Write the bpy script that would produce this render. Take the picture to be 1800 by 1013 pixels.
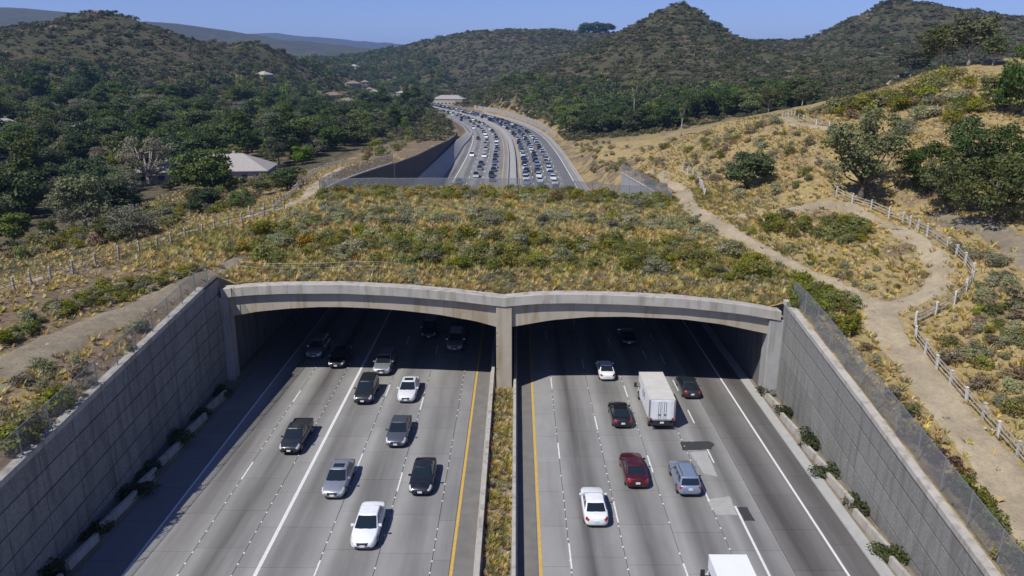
import bpy, bmesh, math, random
import numpy as np
from mathutils import Vector, Matrix
from mathutils.bvhtree import BVHTree
for o in list(bpy.data.objects): bpy.data.objects.remove(o)
sc = bpy.context.scene
COL = sc.collection
# ------------------------------------------------------------------ camera, sky, sun, exposure
CAM_H, PITCH, YAW, FPX = 31.5, math.radians(16.15), math.radians(0.35), 1350.0
cam = bpy.data.objects.new('camera', bpy.data.cameras.new('camera')); COL.objects.link(cam)
cam.location = (0, 0, CAM_H); cam.rotation_euler = (math.pi/2 - PITCH, 0, YAW)
cam.data.sensor_width = 36; cam.data.lens = 36*FPX/1800; cam.data.clip_start = 0.5; cam.data.clip_end = 20000
sc.camera = cam
SUN_L = Vector((0.55, 0.50, -1.0)).normalized()            # the way the light travels
w = bpy.data.worlds.new('World'); sc.world = w; w.use_nodes = True
nt = w.node_tree; nt.nodes.clear()
sky = nt.nodes.new('ShaderNodeTexSky'); sky.sky_type = 'NISHITA'; sky.sun_disc = False
sky.sun_elevation = math.asin(-SUN_L.z); sky.sun_rotation = math.atan2(-SUN_L.x, -SUN_L.y)
sky.altitude = 1500; sky.air_density = 1.0; sky.dust_density = 0.1; sky.ozone_density = 6.0
bg = nt.nodes.new('ShaderNodeBackground'); bg.inputs[1].default_value = 0.06
wo = nt.nodes.new('ShaderNodeOutputWorld')
tn = nt.nodes.new('ShaderNodeMix'); tn.data_type = 'RGBA'; tn.blend_type = 'MULTIPLY'; tn.inputs[0].default_value = 1.0; tn.inputs[7].default_value = (1.22, 1.13, 1.56, 1)
nt.links.new(sky.outputs[0], tn.inputs[6]); nt.links.new(tn.outputs[2], bg.inputs[0]); nt.links.new(bg.outputs[0], wo.inputs[0])
sl = bpy.data.lights.new('sun', 'SUN'); sl.energy = 4.2; sl.angle = math.radians(0.6); sl.color = (1.0, 0.965, 0.91)
sun = bpy.data.objects.new('sun', sl); COL.objects.link(sun); sun.location = (-60, -60, 140)
sun.rotation_euler = SUN_L.to_track_quat('-Z', 'Y').to_euler()
sc.view_settings.view_transform = 'Standard'; sc.view_settings.look = 'None'
sc.view_settings.exposure = 0.28; sc.view_settings.gamma = 1.0; sc.view_settings.use_curve_mapping = False
# ------------------------------------------------------------------ helpers
R = random.Random(7); NR = np.random.RandomState(11)
CR = np.array(cam.rotation_euler.to_matrix())
def ray(px, py):
    return CR @ np.array([(px-900)/FPX, -(py-506.5)/FPX, -1.0])
def at(px, py, z=None, y=None, x=None):                    # pixel of the photograph -> point, given one coordinate
    r = ray(px, py)
    t = (z-CAM_H)/r[2] if z is not None else (y/r[1] if y is not None else x/r[0])
    return np.array([r[0]*t, r[1]*t, CAM_H + r[2]*t])
def proj(P):
    c = (np.asarray(P, float) - np.array([0, 0, CAM_H])) @ CR
    return 900 + FPX*c[..., 0]/-c[..., 2], 506.5 - FPX*c[..., 1]/-c[..., 2], -c[..., 2]
def mesh_of(name, v, f, mats=(), idx=None, smooth=False):
    me = bpy.data.meshes.new(name); me.from_pydata([tuple(map(float, q)) for q in v], [], [tuple(map(int, q)) for q in f])
    for m in mats: me.materials.append(m)
    if idx is not None: me.polygons.foreach_set('material_index', np.asarray(idx, np.int32))
    if smooth: me.polygons.foreach_set('use_smooth', np.ones(len(f), bool))
    me.update(); return me
def quads_mesh(name, V, mats=(), smooth=False, n=4):        # V: (k*n,3) array, n corners per face
    k = len(V)//n; me = bpy.data.meshes.new(name)
    me.vertices.add(len(V)); me.vertices.foreach_set('co', np.ascontiguousarray(V, np.float32).ravel())
    me.loops.add(len(V)); me.loops.foreach_set('vertex_index', np.arange(len(V), dtype=np.int32))
    me.polygons.add(k); me.polygons.foreach_set('loop_start', np.arange(0, len(V), n, dtype=np.int32))
    for m in mats: me.materials.append(m)
    me.update(calc_edges=True); return me
def link(name, me, parent=None, loc=None, rz=None):
    o = bpy.data.objects.new(name, me); COL.objects.link(o)
    if parent is not None: o.parent = parent
    if loc is not None: o.location = loc
    if rz is not None: o.rotation_euler = (0, 0, rz)
    return o
def tag(o, label, cat, group=None, kind=None):
    if label: o['label'] = label
    if cat: o['category'] = cat
    if group: o['group'] = group
    if kind: o['kind'] = kind
    return o
def thing(name, label, cat, loc=(0, 0, 0), rz=0, group=None):
    return tag(link(name, None, None, tuple(map(float, loc)), rz), label, cat, group)
class MB:                                                    # collects shapes into one mesh
    def __init__(s): s.v = []; s.f = []; s.i = []
    def add(s, v, f, m=0):
        b = len(s.v); s.v += [tuple(map(float, q)) for q in v]; s.f += [tuple(b+j for j in q) for q in f]; s.i += [m]*len(f); return s
    def box(s, a, b, m=0):
        (x0, y0, z0), (x1, y1, z1) = a, b
        return s.add([(x0,y0,z0),(x1,y0,z0),(x1,y1,z0),(x0,y1,z0),(x0,y0,z1),(x1,y0,z1),(x1,y1,z1),(x0,y1,z1)],
                     [(0,3,2,1),(4,5,6,7),(0,1,5,4),(1,2,6,5),(2,3,7,6),(3,0,4,7)], m)
    def hexa(s, p, m=0): return s.add(p, [(0,3,2,1),(4,5,6,7),(0,1,5,4),(1,2,6,5),(2,3,7,6),(3,0,4,7)], m)
    def bar(s, a, b, w, h, m=0, up=(0,0,1)):                # box beam from a to b
        a, b = Vector(a), Vector(b); d = (b-a).normalized(); sd = d.cross(Vector(up))
        sd = sd.normalized() if sd.length > 1e-5 else Vector((1,0,0)); u = sd.cross(d)
        q = [p + sd*(sx*w/2) + u*(sz*h/2) for p in (a, b) for sx, sz in ((-1,-1),(1,-1),(1,1),(-1,1))]
        return s.add(q, [(3,2,1,0),(4,5,6,7),(0,1,5,4),(1,2,6,5),(2,3,7,6),(3,0,4,7)], m)
    def tube(s, pts, rad, n=6, m=0, cap=True):
        pts = [Vector(p) for p in pts]; b = len(s.v); k = len(pts)
        for i, p in enumerate(pts):
            d = (pts[min(i+1, k-1)] - pts[max(i-1, 0)]).normalized()
            a = d.cross(Vector((0.31, 0.95, 0.1))).normalized(); c = d.cross(a)
            for j in range(n):
                t = 2*math.pi*j/n; s.v.append(tuple(p + (a*math.cos(t) + c*math.sin(t))*rad[i]))
        for i in range(k-1):
            for j in range(n): s.f.append((b+i*n+j, b+i*n+(j+1) % n, b+(i+1)*n+(j+1) % n, b+(i+1)*n+j)); s.i.append(m)
        if cap:
            s.f.append(tuple(b+j for j in reversed(range(n)))); s.f.append(tuple(b+(k-1)*n+j for j in range(n))); s.i += [m, m]
        return s
    def mesh(s, name, mats=(), smooth=False): return mesh_of(name, s.v, s.f, mats, s.i, smooth)
    def build(s, name, mats, parent=None, smooth=False, loc=None, rz=None):
        return link(name, s.mesh(name, mats if isinstance(mats, (list, tuple)) else (mats,), smooth), parent, loc, rz)
# ---- materials
def base_mat(name):
    m = bpy.data.materials.new(name); m.use_nodes = True; t = m.node_tree
    return m, t, t.nodes['Principled BSDF']
def N(t, typ, **kw):
    n = t.nodes.new(typ)
    for k, v in kw.items():
        if k.startswith('i_'): n.inputs[int(k[2:]) if k[2:].isdigit() else k[2:]].default_value = v
        else: setattr(n, k, v)
    return n
def L(t, a, b): t.links.new(a, b)
def mixc(t, fac, a, b, mode='MIX'):
    n = N(t, 'ShaderNodeMix', data_type='RGBA', blend_type=mode)
    for sck, val in ((n.inputs[0], fac), (n.inputs[6], a), (n.inputs[7], b)):
        if hasattr(val, 'is_linked'): t.links.new(val, sck)
        elif isinstance(val, (int, float)): sck.default_value = val
        else: sck.default_value = (*val[:3], 1)
    return n.outputs[2]
def math_n(t, op, a, b=None, clamp=False):
    n = N(t, 'ShaderNodeMath', operation=op, use_clamp=clamp)
    for k, val in enumerate((a, b)):
        if val is None: continue
        if hasattr(val, 'is_linked'): t.links.new(val, n.inputs[k])
        else: n.inputs[k].default_value = val
    return n.outputs[0]
def noise(t, vec, scale, detail=4, rough=0.55):
    n = N(t, 'ShaderNodeTexNoise', i_Scale=scale, i_Detail=detail, i_Roughness=rough)
    if vec is not None: t.links.new(vec, n.inputs['Vector'])
    return n.outputs[0]
def ramp(t, fac, stops):
    n = N(t, 'ShaderNodeValToRGB'); e = n.color_ramp.elements
    while len(e) < len(stops): e.new(0.5)
    for k, (p, c) in enumerate(stops):
        e[k].position = p; e[k].color = (*c, 1) if isinstance(c, (tuple, list)) else (c, c, c, 1)
    t.links.new(fac, n.inputs[0]); return n.outputs[0]
def vscale(t, vec, s):
    n = N(t, 'ShaderNodeMapping'); n.inputs['Scale'].default_value = s; t.links.new(vec, n.inputs[0]); return n.outputs[0]
def pos(t): return N(t, 'ShaderNodeNewGeometry').outputs['Position']
def bump(t, b, h, strength, dist):
    n = N(t, 'ShaderNodeBump'); n.inputs['Strength'].default_value = strength; n.inputs['Distance'].default_value = dist
    t.links.new(h, n.inputs['Height']); t.links.new(n.outputs[0], b.inputs['Normal'])
def simple(name, col, rough=0.6, metal=0.0, var=0.12, scale=3.0, bmp=0.0, coat=0.0, stain=None, rnd=0.0):
    m, t, b = base_mat(name); p = pos(t)
    c = mixc(t, noise(t, p, scale), [q*(1-var*1.6) for q in col], [min(1, q*(1+var*1.6)) for q in col])
    if stain is not None:                                     # run-down streaks and weather marks
        s = ramp(t, noise(t, vscale(t, p, (1.3, 1.3, 0.16)), 1.1, 6, 0.6), [(0.48, 0.0), (0.7, 0.85)])
        c = mixc(t, s, c, stain)
    if rnd:
        r = N(t, 'ShaderNodeObjectInfo').outputs['Random']
        k = math_n(t, 'ADD', math_n(t, 'MULTIPLY', r, 2*rnd), 1-rnd)
        hs = N(t, 'ShaderNodeHueSaturation'); L(t, k, hs.inputs['Value']); L(t, c, hs.inputs['Color']); c = hs.outputs[0]
    L(t, c, b.inputs['Base Color']); b.inputs['Roughness'].default_value = rough; b.inputs['Metallic'].default_value = metal
    b.inputs['Coat Weight'].default_value = coat; b.inputs['Coat Roughness'].default_value = 0.06
    if bmp: bump(t, b, noise(t, p, scale*6, 5), 0.6, bmp)
    return m
M = {}
M['concrete'] = simple('pale_concrete', (0.37, 0.33, 0.255), 0.85, scale=0.6, bmp=0.01, stain=(0.25, 0.18, 0.09))
M['concrete2'] = simple('weathered_concrete', (0.33, 0.325, 0.31), 0.88, scale=0.9, bmp=0.01, stain=(0.17, 0.15, 0.12))
M['coping'] = simple('coping_concrete', (0.385, 0.36, 0.315), 0.85, scale=0.8, var=.16, bmp=0.008, stain=(0.2, 0.175, 0.135))
M['panel'] = simple('split_face_panel', (0.24, 0.235, 0.215), 0.92, scale=5.5, var=0.34, bmp=0.12, stain=(0.14, 0.13, 0.11), rnd=0.10)
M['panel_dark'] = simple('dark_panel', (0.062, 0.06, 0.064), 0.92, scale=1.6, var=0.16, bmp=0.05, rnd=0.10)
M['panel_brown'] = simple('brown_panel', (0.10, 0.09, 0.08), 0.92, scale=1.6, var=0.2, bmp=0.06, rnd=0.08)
M['joint'] = simple('dark_joint', (0.06, 0.058, 0.055), 0.95)
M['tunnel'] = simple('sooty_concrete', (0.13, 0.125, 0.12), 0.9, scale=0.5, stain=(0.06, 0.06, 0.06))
M['white_paint'] = simple('worn_white_paint', (0.62, 0.62, 0.60), 0.7, scale=6, var=0.2)
M['yellow_paint'] = simple('worn_yellow_paint', (0.52, 0.33, 0.06), 0.7, scale=4, var=0.2)
M['patch'] = simple('fresh_asphalt', (0.035, 0.035, 0.037), 0.9, scale=9, bmp=0.01)
M['pale_patch'] = simple('pale_patch', (0.33, 0.325, 0.305), 0.9, scale=1.5)
M['asphalt'] = simple('asphalt', (0.085, 0.082, 0.08), 0.92, scale=2.0, var=0.2)
M['galv'] = simple('galvanised_steel', (0.30, 0.31, 0.32), 0.5, 0.6, scale=4)
M['fence_white'] = simple('weathered_white_post', (0.52, 0.51, 0.48), 0.75, scale=5, var=0.2, stain=(0.3, 0.27, 0.22))
M['post_tan'] = simple('weathered_tan_post', (0.36, 0.325, 0.26), 0.85, scale=5, var=0.25)
M['rail'] = simple('grey_timber_rail', (0.27, 0.235, 0.185), 0.85, scale=4, var=0.25)
M['bark'] = simple('bark', (0.12, 0.095, 0.07), 0.95, scale=5, var=0.3, bmp=0.03)
M['pale_bark'] = simple('pale_bark', (0.30, 0.27, 0.22), 0.9, scale=3, var=0.3)
M['tyre'] = simple('tyre_rubber', (0.018, 0.018, 0.019), 0.85)
M['rim'] = simple('alloy_rim', (0.42, 0.43, 0.44), 0.35, 0.9)
M['trim'] = simple('black_trim', (0.022, 0.022, 0.024), 0.55)
M['lamp_white'] = simple('clear_lamp', (0.62, 0.64, 0.66), 0.15, 0.2, coat=0.6)
M['lamp_red'] = simple('red_lamp', (0.35, 0.012, 0.012), 0.2, coat=0.8)
M['plate'] = simple('plate_white', (0.66, 0.67, 0.68), 0.5, scale=20)
M['chrome'] = simple('chrome', (0.55, 0.56, 0.58), 0.18, 1.0)
M['stucco'] = simple('pale_stucco', (0.38, 0.345, 0.29), 0.9, scale=1.2, rnd=0.15)
M['roof_pale'] = simple('pale_shingle', (0.30, 0.275, 0.25), 0.9, scale=2.5, var=0.2, rnd=0.12, bmp=0.03)
M['roof_tile'] = simple('clay_tile', (0.21, 0.15, 0.115), 0.85, scale=2.5, var=0.25, rnd=0.2, bmp=0.03)
M['win'] = simple('window_glass', (0.03, 0.035, 0.04), 0.08)
M['rock'] = simple('pale_rock', (0.36, 0.32, 0.26), 0.95, scale=3, var=0.25, bmp=0.05, rnd=0.2)
def glass():
    m, t, b = base_mat('car_glass'); b.inputs['Base Color'].default_value = (0.012, 0.018, 0.022, 1)
    b.inputs['Roughness'].default_value = 0.05; b.inputs['IOR'].default_value = 1.5; b.inputs['Coat Weight'].default_value = 0.5
    return m
M['glass'] = glass()
def paint(name, col, metal=0.25):
    m, t, b = base_mat(name); p = N(t, 'ShaderNodeTexCoord').outputs['Object']
    dust = ramp(t, noise(t, p, 2.2, 5), [(0.45, 0.0), (0.8, 0.35)])
    L(t, mixc(t, dust, col, [0.6*c+0.05 for c in col]), b.inputs['Base Color'])
    b.inputs['Roughness'].default_value = 0.38; b.inputs['Metallic'].default_value = metal
    b.inputs['Coat Weight'].default_value = 0.7; b.inputs['Coat Roughness'].default_value = 0.08
    return m
P = {k: paint('paint_'+k, c, mt) for k, c, mt in (
    ('white', (0.74, 0.75, 0.76), 0.0), ('pearl', (0.66, 0.68, 0.70), 0.05), ('silver', (0.34, 0.36, 0.40), 0.55), ('grey', (0.11, 0.12, 0.15), 0.5),
    ('black', (0.010, 0.011, 0.014), 0.2), ('charcoal', (0.03, 0.033, 0.04), 0.4), ('maroon', (0.075, 0.006, 0.011), 0.35),
    ('blue', (0.04, 0.07, 0.15), 0.4), ('tan', (0.30, 0.26, 0.20), 0.4), ('skyblue', (0.30, 0.36, 0.46), 0.5))}
def chainlink(name, col, cover):
    m, t, b = base_mat(name); out = t.nodes['Material Output']
    uv = N(t, 'ShaderNodeTexCoord').outputs['UV']; sx = N(t, 'ShaderNodeSeparateXYZ'); L(t, uv, sx.inputs[0])
    def wire(a):
        f = math_n(t, 'FRACT', math_n(t, 'MULTIPLY', a, 1/0.07)); return math_n(t, 'LESS_THAN', f, cover)
    k = math_n(t, 'MAXIMUM', wire(math_n(t, 'ADD', sx.outputs[0], sx.outputs[1])), wire(math_n(t, 'SUBTRACT', sx.outputs[0], sx.outputs[1])))
    b.inputs['Base Color'].default_value = (*col, 1); b.inputs['Roughness'].default_value = 0.6; b.inputs['Metallic'].default_value = 0.3
    tr = N(t, 'ShaderNodeBsdfTransparent'); mx = N(t, 'ShaderNodeMixShader')
    L(t, k, mx.inputs[0]); L(t, tr.outputs[0], mx.inputs[1]); L(t, b.outputs[0], mx.inputs[2]); L(t, mx.outputs[0], out.inputs[0])
    return m
M['mesh'] = chainlink('chain_link_wire', (0.30, 0.31, 0.32), 0.16)
M['mesh2'] = chainlink('dense_chain_link_wire', (0.25, 0.26, 0.27), 0.30)
def leaf(name, dark, light, trans=0.25):
    m, t, b = base_mat(name); out = t.nodes['Material Output']
    a = N(t, 'ShaderNodeAttribute', attribute_name='rnd').outputs['Fac']; r = N(t, 'ShaderNodeObjectInfo').outputs['Random']
    c = mixc(t, a, dark, light)
    hs = N(t, 'ShaderNodeHueSaturation'); L(t, math_n(t, 'ADD', math_n(t, 'MULTIPLY', r, 0.7), 0.65), hs.inputs['Value'])
    L(t, math_n(t, 'ADD', math_n(t, 'MULTIPLY', math_n(t, 'FRACT', math_n(t, 'MULTIPLY', r, 7.3)), 0.05), 0.475), hs.inputs['Hue'])
    L(t, math_n(t, 'ADD', math_n(t, 'MULTIPLY', math_n(t, 'FRACT', math_n(t, 'MULTIPLY', r, 13.7)), 0.4), 0.75), hs.inputs['Saturation'])
    L(t, c, hs.inputs['Color']); L(t, hs.outputs[0], b.inputs['Base Color']); b.inputs['Roughness'].default_value = 0.65
    b.inputs['Specular IOR Level'].default_value = 0.3
    tl = N(t, 'ShaderNodeBsdfTranslucent'); L(t, hs.outputs[0], tl.inputs[0]); mx = N(t, 'ShaderNodeMixShader'); mx.inputs[0].default_value = trans
    L(t, b.outputs[0], mx.inputs[1]); L(t, tl.outputs[0], mx.inputs[2]); L(t, mx.outputs[0], out.inputs[0])
    return m
LF = {'oak': leaf('oak_leaf', (0.03, 0.052, 0.010), (0.10, 0.142, 0.026)), 'bright': leaf('bright_leaf', (0.055, 0.09, 0.010), (0.16, 0.21, 0.025)),
      'euc': leaf('olive_leaf', (0.07, 0.085, 0.028), (0.18, 0.19, 0.065)), 'grey': leaf('grey_leaf', (0.115, 0.115, 0.07), (0.22, 0.205, 0.13)),
      'sage': leaf('sage_leaf', (0.18, 0.185, 0.085), (0.40, 0.39, 0.20), .35), 'brush': leaf('brush_leaf', (0.11, 0.125, 0.018), (0.33, 0.32, 0.055), .4),
      'yellow': leaf('yellow_leaf', (0.17, 0.12, 0.015), (0.38, 0.26, 0.03)), 'chap': leaf('chaparral_leaf', (0.05, 0.056, 0.02), (0.135, 0.13, 0.052), .35),
      'dry': leaf('dry_leaf', (0.17, 0.13, 0.075), (0.32, 0.25, 0.15), .3), 'gold': leaf('dry_grass', (0.42, 0.32, 0.09), (0.72, 0.56, 0.21), .45), 'straw': leaf('green_straw', (0.28, 0.26, 0.06), (0.52, 0.46, 0.14), .4),
      'rust': leaf('rust_leaf', (0.10, 0.05, 0.02), (0.22, 0.13, 0.05)), 'planter': leaf('planter_leaf', (0.022, 0.032, 0.008), (0.085, 0.095, 0.025))}
# ------------------------------------------------------------------ the freeway's course and the terrain
_cy = np.arange(-100., 2600., 2.)
_cx = np.interp(_cy, [-100, 150, 217, 300, 388, 455, 537, 640, 758, 880, 1050, 1400, 2600], [-1.3, -1.3, -1.4, -1.8, -4, -9.5, -22, -46, -78, -111, -155, -240, -520])
_k = np.exp(-0.5*(np.arange(-30, 31)/12.)**2); _k /= _k.sum()
_cx = np.convolve(np.pad(_cx, 30, mode='edge'), _k, 'valid')
_cz = np.interp(_cy, [-100, 130, 800, 2600], [0, 0, -8, -8]); _cz = np.convolve(np.pad(_cz, 30, mode='edge'), _k, 'valid')
def cxf(y): return np.interp(y, _cy, _cx)
def czf(y): return np.interp(y, _cy, _cz)
FA, FB = 72.2 - 0.066*1.3, -0.066                                # portal face: y = FA + FB*x
def yf(x): return FA + FB*x
def at_face(px, py):
    r = ray(px, py); t = FA/(r[1]-FB*r[0]); return r[0]*t, CAM_H + r[2]*t
TOP = [at_face(*q) for q in [(390,506),(440,501),(500,498.5),(600,498),(700,502.5),(800,511),(850,517),(886,521),(940,516),(1000,514.5),(1100,517),(1200,522.5),(1300,533),(1371,545)]]
SOFL = [at_face(*q) for q in [(403,557),(452,548),(510,542.5),(560,540),(600,540),(650,542),(701,545.5),(768,553),(835,564.5),(873,575)]]
SOFR = [at_face(*q) for q in [(899,575),(969,563),(1036,557.5),(1103,557),(1200,561.5),(1267,570),(1349,587)]]
def topz(x): return np.interp(x, [p[0] for p in TOP], [p[1] for p in TOP])
XL, XR = -29.9, 25.6                                             # faces of the side walls
def ztl(y): return np.interp(y, [0, 39, 72.5], [4.6, 8.3, 11.3])  # top of the left wall
def ztr(y): return np.interp(y, [0, 35, 66, 71], [-0.2, 5.0, 9.6, 10.0])
CP = []
for y in (5, 20, 35, 50, 62, 74): CP += [(XL-.6, y, float(ztl(y))-.1), (XL-8, y, float(ztl(y))+.5)]
for y in (5, 20, 35, 50, 60, 69): CP += [(XR+.6, y, float(ztr(y))-.1), (XR+7, y+1, float(ztr(y))+.3)]
CP += [(x, float(yf(x))+1.2, float(topz(x))-.22) for x in (-28, -20, -12, -1.3, 8, 16, 24)]
CP += [(x, float(yf(x))+6, float(topz(x))+.5) for x in (-28, -15, -1.3, 12, 24)]
CP += [(-28,100,11.5),(-14,100,11.9),(-1,100,12.0),(12,100,11.7),(25,100,10.9),(-31,124,11.2),(-14,123,11.9),(0,123,12.0),(12,122,11.6),(24,118,10.6)]
CP += [(-33,130,11.3),(-33.5,150,11.3),(-29,166,11.2),(-34,172,10.6),(-28.5,200,8.7),(-28.5,250,6),(-28.5,300,3.2),(-29,341,.8),(-30,380,-1.2),
       (25.5,130,10.2),(25.5,150,9.6),(25.5,163,8.6),(30,130,11.4),(33,150,12),(24,190,2),(23,217,-.3),(22,300,-2.2),(20,380,-3),(30,240,3.5),(28,300,.5)]
# left: slope, fence line, valley
CP += [(-42,40,9.6),(-45,64,12.0),(-42,80,12.1),(-40.5,92,12.0),(-37,105,11.8),(-34,116,11.5),(-55,60,9.2),(-55,85,8),(-66,98,4.5),(-55,110,6.5),(-87,143,1),(-60,125,5.5),
       (-48,140,8),(-46,175,7.5),(-82,222,0),(-110,180,0),(-60,210,3.5),(-45,250,4),(-150,250,3),(-50,320,1),(-100,330,1),(-45,420,-3),(-200,400,8),(-110,430,2),(-75,520,-2),(-110,560,-2),
       (-170,600,2),(-130,720,-5),(-190,820,-3),(-90,70,4),(-120,100,3),(-60,30,6),(-120,20,0)]
for px, py, d in [(250,200,420),(100,200,400),(400,180,520),(250,150,520),(100,150,500),(400,140,640),(0,180,430),(150,100,610),(250,95,640),(50,100,580),
                  (0,55,700),(60,44,710),(110,31,720),(150,23,730),(200,22,735),(250,38,740),(300,62,760),(345,76,780),(400,78,810),(450,69,830),(492,88,850),(470,120,760),(420,115,720),
                  (530,108,1000),(560,105,1200),(620,110,1300),(560,135,850),(600,150,900),(650,125,1300),(500,150,750)]: CP.append(tuple(at(px, py, y=d)))
CP += [(x, 950, 25) for x in (-700, -520, -400)] + [(x, 1150, 25) for x in (-400, -900)]
for px, py, d in [(0,16,3400),(60,22,3480),(120,28,3560),(200,34,3650),(275,42,3740),(330,49,3840),(400,61,4000),(470,76,4250),(560,94,4600),(300,85,2900),(470,100,3000),
                  (440,62,7600),(480,60,7800),(560,70,8200),(640,80,8600),(690,86,9000),(760,90,9000),(600,97,5600),(680,100,5600)]: CP.append(tuple(at(px, py, y=d)))
CP += [(-4400,4200,90),(-2600,5400,90),(-5200,9600,180),(0,10500,90),(-2800,10300,90),(2500,8800,60),(-1400,1700,40),(-500,2300,30)]
# right: bench with the paths, tan hill, upper slope
for px, py, z in [(1555,560,10.0),(1640,490,11.6),(1700,500,12.0),(1480,350,14.2),(1590,390,13.8),(1190,335,11.9),(1230,390,11.4),(1350,450,11.0),(1312,325,14),(1430,400,12.8),(1420,330,15.5),
                  (1200,275,15),(1300,250,18),(1360,208,22),(1270,215,19),(1200,242,13.5),(1110,275,9),(1100,248,8),(1050,262,5.5),(1480,236,21.5),(1430,290,19),(1700,385,15.6),(1800,430,15),(1650,330,17.5),(1560,300,18.5),
                  (1700,620,9.4),(1760,700,8.2),(1800,780,7.4),(1800,600,10.6),(1750,500,12.8),(1800,520,12.6)]: CP.append(tuple(at(px, py, z=z)))
for px, py, d in [(1440,200,190),(1500,180,185),(1560,158,182),(1600,140,182),(1650,120,182),(1700,108,180),(1800,100,178),(1600,200,140),(1700,200,128),(1800,210,120),(1550,240,135),(1650,260,115),(1760,300,100)]: CP.append(tuple(at(px, py, y=d)))
CP += [(70,230,15),(100,260,20),(150,250,30),(60,300,6),(110,330,14),(180,330,24),(40,400,2),(90,420,7),(160,420,14),(60,35,8),(45,20,5),(80,70,17),(110,110,26),(160,150,38),(70,20,8)]
for px, py, d in [(1190,105,640),(1190,180,480),(1110,190,470),(1050,150,620),(960,190,540),(800,140,950),(760,120,1100),(1060,80,780),(1000,110,730),(940,134,690),(880,152,650),(835,165,620),(1010,140,1000),(935,150,950),(870,158,850),(1300,130,560),(1300,185,430),(1400,160,470),(1260,60,740),(1140,60,740),
                  (1110,52,800),(1150,23,815),(1190,7,820),(1230,21,825),(1280,56,840),(1320,84,900),(1345,75,1150),(1365,68,1180),(1395,82,1150),(1412,90,1000),(1390,118,800),(1330,110,760),
                  (1450,66,900),(1500,32,920),(1540,9,930),(1580,1,940),(1620,9,950),(1680,34,960),(1720,46,970),(1760,50,980),(1800,54,990),(1540,76,760),(1650,76,780),(1480,124,600),(1600,114,600),(1760,94,650),
                  (640,98,1600),(690,88,1560),(740,73,1530),(800,63,1500),(840,54,1480),(870,60,1500),(890,53,1600),(960,53,1620),(1000,56,1560),(1020,58,1500),(1045,56,1490),(1075,60,1480),(1085,58,1480),(880,95,1300),(980,85,1300),(750,100,1350),(700,115,1350)]:
    CP.append(tuple(at(px, py, y=d)))
CP += [(165,1100,45),(500,1250,60),(350,1500,50),(800,1100,70),(-100,2000,40),(250,2000,40),(900,600,60),(700,300,50),(400,200,45),(2500,2000,60),(5500,5000,60),(5500,0,40),(-5500,0,20),(2500,0,40),(-2500,0,20),(-600,100,10),(-400,300,6),(0,-60,2),(200,0,15),(-200,-60,0),(-60,1000,-6),(-100,1120,-6),(-150,1050,-7),(-190,1200,-4),(-250,1400,2),(-220,1080,-4)]
CP = np.array(CP, float)
def _tps():
    S = 1000.
    X = CP[:, :2]/S; n = len(X); D = np.linalg.norm(X[:, None]-X[None], axis=2) + np.eye(n)*0
    A = np.zeros((n+3, n+3)); A[:n, :n] = -D + np.eye(n)*1e-5; A[:n, n] = 1; A[:n, n+1:] = X; A[n, :n] = 1; A[n+1:, :n] = X.T
    c = np.linalg.solve(A, np.r_[CP[:, 2], 0, 0, 0])
    def f(x, y):
        q = np.stack([np.ravel(x), np.ravel(y)], 1)/S; out = np.empty(len(q))
        for i in range(0, len(q), 40000):
            s = q[i:i+40000]; d2 = (s[:, 0:1]-X[None, :, 0])**2 + (s[:, 1:2]-X[None, :, 1])**2
            out[i:i+40000] = -np.sqrt(d2) @ c[:n] + c[n] + s @ c[n+1:]
        return out.reshape(np.shape(x))
    return f
tps = _tps()
_wv = [(NR.uniform(0, 6.283), NR.uniform(0, 6.283), 1.9**k) for k in range(5) for _ in range(5)]
def fbm(x, y, wl):
    s = 0
    for a, ph, fr in _wv: s = s + np.sin((x*math.cos(a)+y*math.sin(a))*6.283/wl*fr + ph + 1.3*np.sin((x*math.sin(a)-y*math.cos(a))*3.9/wl*fr))/fr**1.0
    return s/5.
def sstep(a, b, x): t = np.clip((x-a)/(b-a), 0, 1); return t*t*(3-2*t)
def terrain(x, y):
    x = np.asarray(x, float); y = np.asarray(y, float); d = np.hypot(x, y)
    z = tps(x, y)
    hill = sstep(260, 620, d)*sstep(30, 90, np.abs(x-cxf(y)))
    rid = 1-np.abs(fbm(x, y, 210.))*1.4
    z = z + hill*(5.0*(rid-0.62) + 1.1*fbm(x, y, 45.)) + sstep(1700, 3400, d)*26*(1-np.abs(fbm(x, y, 900.))*1.3-.4)
    near = (1-hill)
    z = z + near*(0.10*fbm(x, y, 3.3) + 0.16*fbm(x, y, 11.)*sstep(0, 30, np.abs(y-72)))
    rel = x - cxf(y); rz = czf(y) - 0.35
    eR = np.interp(y, [120, 165, 200], [23.4, 23.4, 21.0]); eL = np.interp(y, [120, 130, 160, 340, 420], [31.0, 30.2, 25.2, 24.6, 20.5])
    wR = np.interp(y, [165, 175, 230, 400, 600, 900, 1300], [1.4, 3, 8, 13, 16, 60, 200]); wL = np.interp(y, [360, 600, 900, 1300], [1.4, 14, 60, 200])
    t = np.where(rel > 0, sstep(0, 1, (rel-eR)/wR), sstep(0, 1, (-rel-eL)/wL))
    t = np.maximum(t, sstep(950, 1080, y)); cut = rz + (z-rz)*t
    return np.where(y - FB*np.clip(x, -60, 60) > 126.4, cut, z)
def grow(a, step, end, g):
    out = [a]
    while out[-1] < end: step *= g; out.append(out[-1]+step)
    return out
us = np.array(sorted(set([-q for q in grow(75.1, .9, 7200, 1.055)] + list(np.linspace(-74.2, XL-.15, 50)) + list(np.linspace(XL-.15, XR+.15, 63)) + list(np.linspace(XR+.15, 74.2, 55)) + grow(75.1, .9, 7200, 1.055))))
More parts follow.
